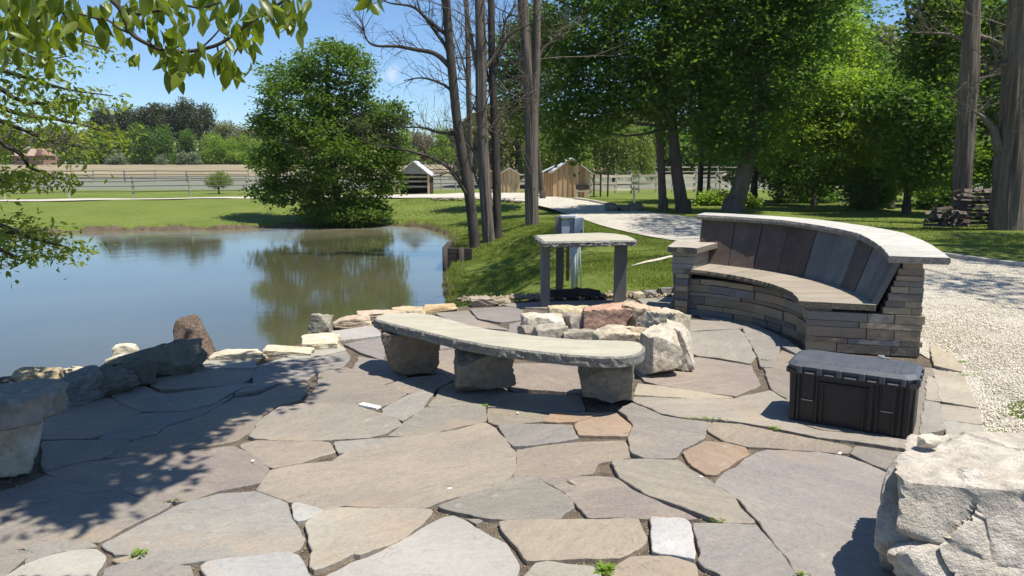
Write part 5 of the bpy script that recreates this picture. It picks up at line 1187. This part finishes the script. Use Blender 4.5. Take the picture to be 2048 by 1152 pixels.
Z0 = over([(-500,1200),(-350,850),(-100,790),(100,770),(60,830),(30,960),(-100,1050)], 3.6, 5, 150, r)
ZZ = np.vstack([Z1, Z2, Z3, Z4, Z5, Z0])
for t in list(ZZ[::14]): 
    k = min(range(len(tp)), key=lambda i: (tp[i]-Vector(t)).length); limb(b, [tp[max(0,k-2)], (tp[max(0,k-2)]+Vector(t))/2+Vector((0,0,.15)), Vector(t)], .022, .006, 3, 5)
b.build('trunk', MAT['bark_d'], e)
V, Fq = leaves(ZZ, 26, .10, .085, r, up=.8, flat=.4); npmesh('crown', V, Fq, MAT['leaf_big'], e)
# near bough with big drooping leaves
def bigleaf(Vs, Fs, p, d, side, L, Wd, curl):
    """12-vertex leaf, folded along the midrib"""
    n = 5; base = len(Vs); d = d.normalized(); side = (side-d*side.dot(d)).normalized(); up = d.cross(side)
    prof = (0, .75, 1, .72, 0)
    for i in range(n):
        t = i/(n-1); c = p+d*(L*t)-up*(curl*L*t*t); w_ = Wd*.5*prof[i]
        Vs += [c+side*w_+up*w_*.35, c, c-side*w_+up*w_*.35]
    for i in range(n-1):
        a = base+i*3; Fs += [(a,a+1,a+4,a+3),(a+1,a+2,a+5,a+4)]
BD = 2.15; random.seed(23)
b = MB()
tw = []
def bt(P, r0, r1, dd=BD, dz=0): 
    q_ = limb(b, [atd(x, y, dd+(k*.03 if dz else 0)) for k, (x, y) in enumerate(P)], r0, r1, 4, 6); tw.append(q_); return q_
bt([(150,-130),(208,-20),(243,21),(262,66),(299,90),(325,101)], .010, .005)
bt([(325,101),(345,108),(365,125),(375,140)], .005, .003); bt([(325,101),(360,104),(400,99),(434,90),(462,73),(514,35),(555,10),(600,-25),(640,-70)], .0055, .004)
bt([(400,99),(428,72),(447,48)], .003,.002); bt([(262,66),(240,58),(215,40),(190,36),(150,25)], .004, .003); bt([(434,90),(440,118),(455,135)], .003, .002)
bt([(243,21),(280,28),(320,20),(360,10),(400,15),(440,5)], .005, .003); bt([(150,-100),(110,-30),(90,20),(60,50),(20,80)], .006, .004); bt([(100,0),(140,40),(165,62)], .004,.003)
bt([(290,-80),(320,-20),(340,25),(352,55)], .005, .003); bt([(480,-80),(500,-30),(540,-10),(560,20),(590,40)], .005, .003); bt([(720,-60),(735,-25),(745,-6)], .004,.003)
b.build('bough', MAT['bark_d'], e)
Vs, Fs = [], []
CL = [(20,40,16),(55,20,16),(60,60,18),(95,30,18),(100,75,16),(20,85,12),(70,95,8),(130,15,14),(150,60,9),(175,45,8),(190,65,8),(130,55,10),(10,110,8),(205,15,9),(245,35,14),(250,20,12),(270,45,12),(300,25,14),(325,35,14),(310,55,10),(340,15,12),(285,10,10),(245,60,6),(268,85,3),(300,105,4),(330,110,12),(345,95,10),(360,110,14),(375,125,14),(350,130,12),(385,110,10),(395,130,9),(355,155,8),(372,75,6),(372,30,9),(350,55,6),(400,12,6),(425,22,7),(440,10,6),(432,40,4),(448,35,4),(450,140,9),(440,128,8),(462,150,8),(458,120,6),(470,135,6),(455,90,5),(470,75,6),(490,70,8),(505,85,6),(500,50,5),(515,45,6),(530,35,7),(545,50,8),(565,40,9),(580,20,9),(595,15,8),(560,15,8),(540,10,7),(510,20,4),(600,5,6),(590,55,4),(735,-4,5),(750,2,4),(720,-14,5),(460,15,5),(480,5,5),(30,0,12),(0,60,10),(110,110,4)]
for (x, y, n) in CL:
    dd = random.uniform(2.0, 2.35); dark = x < 200
    for k in range(int(n*(.85 if x < 200 else .68)+.5)):
        dd = random.uniform(1.98, 2.4); p = atd(x+random.gauss(0,15), y-16+random.gauss(0,13), dd)
        d = Vector((random.gauss(0,.45), random.gauss(0,.45), -1+random.gauss(0,.25)))
        L = random.uniform(.034, .074); bigleaf(Vs, Fs, p, d, Vector((random.gauss(0,1), random.gauss(0,1), random.gauss(0,.3))), L, L*random.uniform(.38,.52), random.uniform(-.3,.6))
npmesh('bough_leaves', np.array([tuple(v) for v in Vs]), np.array(Fs), MAT['leaf_big'], e, smooth=True)
# -------------------------------------------------------- drooping tree at the left
e = empty('drooping_tree', (-7.4, 4.0, -.3), 'small leaved tree with drooping layered boughs entering from the left edge', 'tree'); random.seed(29)
b = MB(); tp = limb(b, [(-7.4,4.0,-1.0),(-7.3,4.3,1.0),(-7.0,4.8,3.0),(-6.6,5.0,5.0)], .16, .06, 5, 10)
BG = [([(-160,0),(40,60),(140,80),(228,104)],1.0),([(-160,60),(20,100),(80,118),(140,112)],.8),([(-160,90),(0,140),(70,160),(140,180),(226,192)],1.0),([(-160,140),(40,200),(110,205),(160,196)],.9),([(-160,170),(30,225),(120,240),(190,256),(236,272)],1.1),([(-160,200),(20,250),(110,285),(208,298)],1.1),([(-160,250),(20,296),(60,334),(100,350),(132,362)],.5),([(-160,300),(-30,345),(30,352),(60,356)],.4),([(-160,-20),(20,20),(60,60)],.8),([(-160,400),(0,450),(60,475),(120,490),(152,502)],1.0),([(-160,430),(-20,490),(20,508),(40,522)],.8),([(-160,420),(0,462),(60,465),(90,470)],.8),([(-160,320),(-20,350),(10,365)],.5)]
cs = []
for P, k in BG:
    dd = random.uniform(4.6, 5.6); q_ = [atd(x, y, dd+.15*i) for i, (x, y) in enumerate(P)]
    st = min(tp, key=lambda t: abs(t.z-q_[0].z-.4)); qq = limb(b, [st]+q_, .03, .004, 8, 5)
    for i, c in enumerate(qq):
        t = i/len(qq); n = int(1.6*(1-.25*t)*k)+2
        if c.x < -5.6: continue
        for j in range(n):
            off = Vector((random.gauss(0,.07), random.gauss(0,.20), random.gauss(-.02,.03+.02*(1-t)))); cs.append(c+off)
b.build('trunk', MAT['bark_d'], e)
C = np.array([tuple(c) for c in cs]); r = np.random.default_rng(5)
V, Fq = leaves(C, 6, .04, .05, r, up=.9, flat=.6, aspect=.42, droop=.55); npmesh('crown', V, Fq, MAT['leaf_boug'], e)
# -------------------------------------------------------- treeline
def farproto(kind, seed):
    r = np.random.default_rng(seed); random.seed(seed)
    spec = dict(bud=('leaf_bud',9,4.2,(950,7,.62,.34)), twig=('leaf_twig',8,3.6,(850,6,.6,.30)), green=('leaf_bright',8.5,4.4,(950,8,.6,.36)), pine=('leaf_pine',12.5,4.2,(900,9,.55,.34)), dark=('leaf_dark',9.5,4.6,(1000,8,.6,.36)), sage=('leaf_sage',3.2,2.3,(300,8,.4,.3)), lime=('leaf_lime',7,3.6,(800,8,.5,.3)))[kind]
    leaf, h, w_, (nc, npr, sp_, sz) = spec
    lob = []
    nl = 9
    for i in range(nl):
        a = random.uniform(0, 6.28); rr = random.uniform(.1, .6)*w_*.6
        z = random.uniform(.3, .85)*h
        if kind == 'pine': z = random.uniform(.5, .92)*h; 
        k_ = 1-.35*(z/h)
        lob.append((math.cos(a)*rr, math.sin(a)*rr, z, random.uniform(.3,.5)*w_*k_, random.uniform(.3,.5)*w_*k_, random.uniform(.10,.16)*h if kind == 'pine' else random.uniform(.14,.22)*h))
    if kind in ('sage','lime','green','dark'): lob += [(random.uniform(-.4,.4)*w_, random.uniform(-.4,.4)*w_, .2*h, w_*.4, w_*.4, .2*h) for _ in range(3)]
    e = empty('far_tree', (0,0,0)); b = MB(); sp = limb(b, [(0,0,-.3),(random.uniform(-.3,.3),0,h*.4),(random.uniform(-.5,.5),0,h*.85)], .22, .06, 4, 6)
    for i in range(16):
        s_ = sp[random.randint(3, len(sp)-1)]; L = random.choice(lob); limb(b, [s_, Vector(L[:3])+Vector((random.gauss(0,.5),random.gauss(0,.5),random.gauss(0,.5)))], .07, .02, 2, 4)
    b.build('trunk', MAT['bark_d' if kind in ('pine','dark') else 'bark'], e)
    V, Fq = leaves(in_lobes(lob, nc, r, .35), npr, sp_, sz, r, up=.3, aspect=.7); npmesh('crown', V, Fq, MAT[leaf], e)
    return e
KIND = dict(bud='hazy olive tree just coming into bud in the far treeline', twig='brownish grey barely leafed tree in the far treeline', green='fresh green rounded tree in the far treeline', pine='tall dark pine in the clump far across the field', dark='dark green tree in the far clump across the field', sage='low grey green bush at the foot of the far treeline', lime='yellow green willow like tree in the far treeline')
protos = {}
random.seed(41)
FARS = []
def far(kind, px, Y, s=1.0, lab=None, sx=None):
    v = random.randrange(2); key = (kind, v)
    x = (px-1024)/F*Y; z = H(x, Y)
    if key not in protos: protos[key] = farproto(kind, 100+len(protos)*7); o = protos[key]; first = True
    else:
        src = protos[key]; o = src.copy(); COL.objects.link(o)
        for ch in src.children: c = ch.copy(); COL.objects.link(c); c.parent = o
    o.location = (x, Y, z-.1); o.scale = (s*(sx or random.uniform(.9,1.15)), s, s*random.uniform(.92,1.08)); o.rotation_euler = (0,0,random.uniform(0,6.28))
    FARS.append((kind, px, Y, o)); tag(o, lab or KIND[kind], 'bush' if kind == 'sage' else 'tree', 'far '+{'sage':'bushes','pine':'pines'}.get(kind, kind+' trees' if kind != 'bud' else 'budding trees'))
    return o
for i, px in enumerate(range(-80, 220, 26)): far('bud' if i % 3 else 'twig', px, random.uniform(162,176), random.uniform(.8,1.05))
for px in (225,250,280,305,335,365,395,410): far('pine', px, random.uniform(158,170), random.uniform(.95,1.14))
for px in (215,262,300,340,385): far('dark', px, random.uniform(150,158), random.uniform(.7,.9))
for px in (235,332,375,400,250): far('sage', px, 146, random.uniform(.6,.95))
for px in (425,445,470,495,520,545): far('green', px, random.uniform(150,165), random.uniform(.7,.85))
for px in (460,505,535,560): far('bud', px, random.uniform(170,180), random.uniform(.95,1.15))
for px in range(600, 1080, 26): far(random.choice(('bud','twig','bud','green')), px, random.uniform(140,165), random.uniform(.75,.95))
for px in range(1080, 2140, 30): far(random.choice(('bud','twig','bud')), px, random.uniform(120,150), random.uniform(.95,1.3))
for px in range(1480, 2140, 48): far(random.choice(('dark','green','bud')), px, random.uniform(85,100), random.uniform(.95,1.3))
for px in (1715,1745,1775): far('bud', px, 75, 1.55)
SPAN = [(215,'beyond the farm house'),(420,'in the pine clump'),(600,'between pines and round pond tree'),(760,'behind the round pond tree'),(930,'above the open grey shelter'),(1085,'behind the bare trunks'),(1220,'beyond the board shed'),(1360,'in the gap right of the shed'),(1560,'behind the leaning trunk'),(1760,'behind the middle of the wood'),(1900,'under the gap of sky'),(9999,'behind the shaggy trunks')]
ORD = ['first','second','third','fourth','fifth','sixth','seventh','eighth','ninth','tenth','eleventh','twelfth']
LOOK = dict(bud='hazy olive budding tree', twig='brownish barely leafed tree', green='fresh green rounded tree', pine='tall dark pine', dark='dark green tree', sage='grey green bush', lime='yellow green tree')
grp = {}
for kd, px, Yy, o in FARS:
    sp_ = next(t for lim, t in SPAN if px < lim); grp.setdefault((kd, sp_), []).append((px, Yy, o))
for (kd, sp_), L_ in grp.items():
    L_.sort(key=lambda t: (t[0], t[1]))
    for i, (_, _, o) in enumerate(L_): o['label'] = (LOOK[kd]+' '+sp_) if len(L_) == 1 else (ORD[i]+' '+LOOK[kd]+' from left, '+sp_)
# the wood that closes the horizon behind the separate trees
rr_ = np.random.default_rng(88)
def woodband(name, y0, y1, x0, x1, n, h0, h1, leaf, lab):
    x = rr_.uniform(x0, x1, n); y = rr_.uniform(y0, y1, n); top = h0+(h1-h0)*(.5+.5*np.sin(x*.11+1)*np.sin(x*.037)); z = Hf(x, y)+rr_.random(n)**.8*top
    V, Fq = leaves(np.column_stack([x, y, z]), 9, .9, .6, rr_, up=.2, aspect=.8); tag(npmesh(name, V, Fq, MAT[leaf]), lab, 'wood', None, 'stuff')
woodband('far_wood', 178, 190, -190, 190, 7500, 5, 9, 'leaf_bud', 'hazy olive far off wood closing the horizon')
woodband('far_undergrowth', 168, 176, -180, 180, 3600, 1.5, 3.2, 'leaf_dark', 'low dark undergrowth along the far edge of the field')
woodband('thicket', 100, 112, 14, 110, 5200, 4, 7.5, 'leaf_dark', 'dim thicket far behind the woodland trees')
# single lawn trees
def single(kind, px, py, s, lab, cat='tree', Y=None):
    e = farproto(kind, 300+int(px)); p = G(px, py) if Y is None else atd(px, py, Y)
    e.location = (p.x, p.y, p.z-.05); e.scale = (s,)*3; e.name = 'lawn_tree'; tag(e, lab, cat); return e
def willow(px, py, Y, w, h, n, lab, seed, leaf='leaf_lime'):
    p = G(px, py); 
    if Y: x = (px-1024)/F*Y; p = Vector((x, Y, H(x, Y)))
    r = np.random.default_rng(seed); random.seed(seed)
    e = empty('willow', tuple(p), lab, 'tree'); b = MB(); sp = limb(b, [p-Vector((0,0,.2)), p+Vector((.05,0,h*.35)), p+Vector((0,0,h*.8))], .05*h/2+.02, .02, 4, 6); cs = []
    for i in range(n):
        a = random.uniform(0, 6.28); rr = w*.5*math.sqrt(random.random()); top = p+Vector((math.cos(a)*rr, math.sin(a)*rr, h*(.98-.30*(rr/(w*.5))**2)+random.uniform(-.08,.05)*h)); L = random.uniform(.25,.65)*h*(.6+.4*rr/(w*.5))
        if i % 12 == 0: limb(b, [sp[-4], (sp[-4]+top)/2+Vector((0,0,.1*h)), top], .02*h/2, .008, 3, 4)
        k = max(4, int(L/.12)); d = Vector((math.cos(a)*.12, math.sin(a)*.12, -1))
        for j in range(k): cs.append(tuple(top+d*L*j/k+Vector((random.gauss(0,.03), random.gauss(0,.03), 0))))
    b.build('trunk', MAT['bark'], e); V, Fq = leaves(np.array(cs), 3, .04*h/2, .045*h+.02, r, up=0, aspect=.3, droop=1.2); npmesh('crown', V, Fq, MAT[leaf], e)
def roundwillow(px, py, w, h, n, lab, seed):
    p = G(px, py); c = p+Vector((0,0,h*.64)); r_ = w*.5
    lob = [(c.x,c.y,c.z,r_,r_,h*.34),(c.x-r_*.4,c.y,c.z-h*.12,r_*.6,r_*.6,h*.24),(c.x+r_*.45,c.y,c.z-h*.10,r_*.55,r_*.55,h*.24),(c.x+r_*.1,c.y,c.z+h*.12,r_*.6,r_*.6,h*.25)]
    e = tree('willow', lab, None, [p, p+Vector((.02,0,h*.3)), p+Vector((0,0,h*.7))], .055, lob, 'leaf_lime', n, 22, .11, .085, seed, 'bark', limbs=6, up=0)
roundwillow(438, 388, 1.75, 1.5, 190, 'small round pale green willow on the lawn by the left fence', 61)
roundwillow(6, 388, 2.2, 1.4, 200, 'pale green bush tree behind the fence at the left edge', 62)
roundwillow(58, 374, 2.6, 1.6, 200, 'pale green bush tree farther back between the house and the fence', 63)
willow(1225, 0, 78, 7.5, 6.6, 900, 'large lime green weeping tree beyond the shed', 64)
willow(1020, 0, 70, 9, 8.0, 900, 'tall olive green willow behind the small tan shed', 65, 'leaf_bud')
willow(1110, 0, 66, 6, 5.2, 500, 'yellow green willow behind the board shed', 66)
# -------------------------------------------------------- firewood
random.seed(77)
def woodpile(px0, px1, pyb, rows, lab, dep=.8):
    a, c = G(px0, pyb), G(px1, pyb); L = (c-a).length; e = empty('firewood_stack', tuple((a+c)/2), lab, 'firewood', 'firewood stacks'); k = 0
    for rw in range(rows):
        n = int(L/.17); sh = random.uniform(0,.1)
        for i in range(n):
            if rw > rows*.6 and random.random() < .25*(rw/rows): continue
            if k >= 98: break
            t = (i+.5)/n; p = a+(c-a)*t+Vector((random.uniform(-.04,.04), random.uniform(-.05,.15), .08+rw*.115)); b = MB(); L2 = random.uniform(.35,.62); an = random.uniform(-.3,.3)+(0 if random.random() < .5 else 1.4)
            d_ = Vector((math.cos(an), math.sin(an), random.uniform(-.12,.12)))
            w_ = random.uniform(.05,.085); u = Vector((-d_.y, d_.x, 0)).normalized()*w_; v = Vector((0,0,w_*random.uniform(.6,1)))
            f_, g_ = p-d_*L2/2, p+d_*L2/2; b.add([f_-u-v*.6, f_+u-v*.6, f_+v, g_-u-v*.6, g_+u-v*.6, g_+v], [(0,1,2),(5,4,3),(0,3,4,1),(1,4,5,2),(2,5,3,0)], tuple([random.uniform(.5,1.2)]*3))
            b.build('log', random.choice((MAT['logw'], MAT['logw'], MAT['logd'])), e); k += 1
MAT['logw'] = m_plain('split_log', (.07,.055,.048), (.20,.155,.135), 9, .9, .01, .15, 0, 1, True); MAT['logd'] = m_plain('old_log', (.07,.055,.05), (.14,.11,.10), 9, .9, .01, .15, 0, 1, True)
woodpile(1862, 1925, 456, 5, 'lower left stack of split firewood in front of the shaggy trunk')
woodpile(1908, 1998, 452, 9, 'taller stack of split firewood left of the largest trunk')
woodpile(2035, 2110, 452, 9, 'stack of split firewood cut off by the right edge of the frame')
# ------------------------------------------------------------------ grass blades, gravel stones, weeds
r = np.random.default_rng(3)
def blades(xy, z, hh, ww, r):
    n = len(xy); a = r.uniform(0, 6.283, n); lean = r.normal(0, .35, (n, 2))*hh[:, None]
    d = np.stack([np.cos(a), np.sin(a)], -1)*ww[:, None]*.5
    B = np.column_stack([xy, z])
    V = np.stack([B-np.column_stack([d, np.zeros(n)]), B+np.column_stack([d, np.zeros(n)]), B+np.column_stack([lean, hh])], 1).reshape(-1, 3)
    return V, np.arange(n*3).reshape(-1, 3)
def lawn_pts(n, x0, x1, y0, y1, dmin=.15):
    y = y0*(y1/y0)**r.random(n); x = x0+(x1-x0)*r.random(n)
    k = (polydist(POND, x, y) > dmin) & (polydist(PATIO, x, y) > .06) & (on_road(x, y) > .03); return x[k], y[k]
x, y = lawn_pts(210000, -1.6, 5.5, 9.2, 26, .04)
x2, y2 = lawn_pts(60000, -6, 9, 22, 42, .2)
x3, y3 = lawn_pts(60000, 8, 22, 10.5, 24)
x = np.concatenate([x, x2, x3]); y = np.concatenate([y, y2, y3]); z = Hf(x, y)
V, Fq = blades(np.column_stack([x, y]), z-.005, r.uniform(.018, .045, len(x))*(1+y*.012), r.uniform(.006, .012, len(x))*(1+y*.05), r)
tag(npmesh('grass', V, Fq, MAT['grass']), 'short mown grass on the pond bank and lawns', 'grass', None, 'stuff')
# tufts along the pond edge
ex, ey = [], []
for a, b in zip(POND[:11], POND[1:12]):
    for k in range(300): t = r.random(); ex.append(a[0]+(b[0]-a[0])*t+r.normal(0,.12)+.1); ey.append(a[1]+(b[1]-a[1])*t+r.normal(0,.15))
ex, ey = np.array(ex), np.array(ey); k = (polydist(POND, ex, ey) > .0) & (polydist(PATIO, ex, ey) > .05); ex, ey = ex[k], ey[k]
V, Fq = blades(np.column_stack([ex, ey]), Hf(ex, ey)-.01, r.uniform(.05, .15, len(ex)), r.uniform(.012, .03, len(ex)), r)
tag(npmesh('bank_grass', V, Fq, MAT['grass']), 'longer grass fringe along the waterline', 'grass', None, 'stuff')
# gravel
def pebbles(name, n, pts, s0, s1, mat, lab):
    V0 = np.array([(1,0,0),(-1,0,0),(0,1,0),(0,-1,0),(0,0,1),(0,0,-1)], float); F0 = np.array([(0,2,4),(2,1,4),(1,3,4),(3,0,4),(2,0,5),(1,2,5),(3,1,5),(0,3,5)])
    m = len(pts); s = r.uniform(s0, s1, m)[:, None, None]; A = r.normal(size=(m, 3, 3)); Q, _ = np.linalg.qr(A); V = (V0[None]*np.array([1,.75,.6]))@Q*s*r.uniform(.7,1.2,(m,6,1))+pts[:, None, :]
    Fc = (F0[None]+(np.arange(m)*6)[:, None, None]).reshape(-1, 3); c = np.repeat(r.uniform(.62, 1.15, m), 6)[:, None]*np.array([[1,.96,.88]]); c = np.column_stack([c, np.ones(len(c))])
    o = npmesh(name, V.reshape(-1, 3), Fc, mat, col=c); tag(o, lab, 'gravel', None, 'stuff'); return o
MAT['peb'] = m_plain('gravel_stone', (.60,.55,.45), (.82,.77,.67), 30, .9, .003, .2, 0, 1, True)
n = 90000; y = 3.4*(14/3.4)**r.random(n); x = 2.9+(9.5-2.9)*r.random(n)*1.0; k = (on_road(x, y) < np.where(y < 8, -.06, 0)) & (x/y < .78) & (np.hypot(x-BC[0], y-BC[1]) > 2.4); x, y = x[k], y[k]
pebbles('gravel_stones', 0, np.column_stack([x, y, np.maximum(Hf(x, y), -.02)+np.where(y < 8, -.002+.04*np.clip(-on_road(x, y)/.4, 0, 1), .038)]), .006, .013, MAT['peb'], 'pale crushed stone of the gravel drive')
# grit in the paving joints and in the rubble at the lawn edge
n = 26000; x = r.uniform(-3.4, 3.4, n); y = 2.0*(9.3/2.0)**r.random(n); k = polydist(PATIO, x, y) < -.03; x, y = x[k], y[k]
pebbles('joint_grit', 0, np.column_stack([x, y, np.full(len(x), -.020)]), .003, .008, MAT['jgrit'] if 'jgrit' in MAT else MAT.setdefault('jgrit', m_plain('grit', (.22,.18,.13), (.42,.36,.27), 40, .9, .003, .2, 0, 1, True)), 'grit and debris in the joints of the paving')
n = 900; t = r.random(n); x = -.6+3.1*t+r.normal(0,.05,n); y = 9.15+.35*np.sin(t*2)+r.normal(0,.10,n)
pebbles('edge_rubble', 0, np.column_stack([x, y, np.full(n, .0)+.01]), .012, .045, MAT['jgrit'], 'loose rubble along the edge of paving and lawn')
# weeds
random.seed(8)
def weed(px, py, n, s, lab, w_=0., mat='leaf_bright'):
    p = at(px, py); Vs, Fs = [], []
    for i in range(n):
        a = random.uniform(0, 6.28); q_ = p+Vector((random.gauss(0,.012)+random.uniform(-w_,w_), random.gauss(0,.01), 0)); d = Vector((math.cos(a), math.sin(a), random.uniform(.3,1.3)))
        bigleaf(Vs, Fs, q_, d, Vector((-math.sin(a), math.cos(a), 0)), s*random.uniform(.6,1.2), s*.32, .3)
    tag(npmesh('weed', np.array([tuple(v) for v in Vs]), np.array(Fs), MAT[mat], smooth=True), lab, 'weed')
weed(1210,1142,34,.05,'tallest green weed in the joint at the bottom centre of the paving'); weed(280,1108,22,.032,'yellowish weed in the joint at lower left')
weed(1437,1043,16,.025,'tiny green weed at the tip of the brown flagstone'); weed(1552,858,16,.035,'small weed in the joint in front of the storage box')
weed(1402,838,44,.022,'low mossy strip of weeds in the joint left of the storage box',.16); weed(645,756,10,.02,'yellow sprig of weed left of the stone bench'); weed(1528,722,30,.03,'dry yellow weeds beside the curved bench shadow',.05,'leaf_lime')
weed(1266,868,26,.018,'brownish weeds at the corner of the tan pentagonal flagstone',.03,'leaf_lime'); weed(1600,1150,14,.03,'pale weed in the dark joint at the bottom right'); weed(350,1001,14,.02,'small dry weed in the joint below the mauve flagstone',.03,'leaf_lime')
weed(972,812,16,.03,'small grey green weed at the foot of the middle bench leg')
for i, (x_, y_, w_) in enumerate([(1955,750,.12),(1990,735,.1),(1935,725,.07),(2010,780,.14),(1985,868,.12),(1905,706,.05),(2035,830,.1)]):
    weed(x_, y_, 40, .028, ['green clover patch in the gravel nearest the paving corner','green clover patch behind the nearest one in the gravel','small clover patch close to the edging stones','broad clover patch at the right in the gravel','clover patch in the gravel just behind the big boulder','tiny sprig of clover beside the curved bench end','clover patch cut by the right edge'][i], w_)

# ------------------------------------------------------------------ thin spring haze
hb = MB(); hb.box((0, 200, 22), (900, 640, 52))
hm, ht, ho = newmat('haze_air'); pv = ht.nodes.new('ShaderNodeVolumePrincipled'); pv.inputs['Color'].default_value = (.86,.92,1,1); pv.inputs['Density'].default_value = .00016; pv.inputs['Anisotropy'].default_value = .2
ht.links.new(pv.outputs[0], ho.inputs['Volume']); hz_ = hb.build('haze', hm); tag(hz_, 'thin pale air between the patio and the far treeline', 'haze', None, 'stuff')
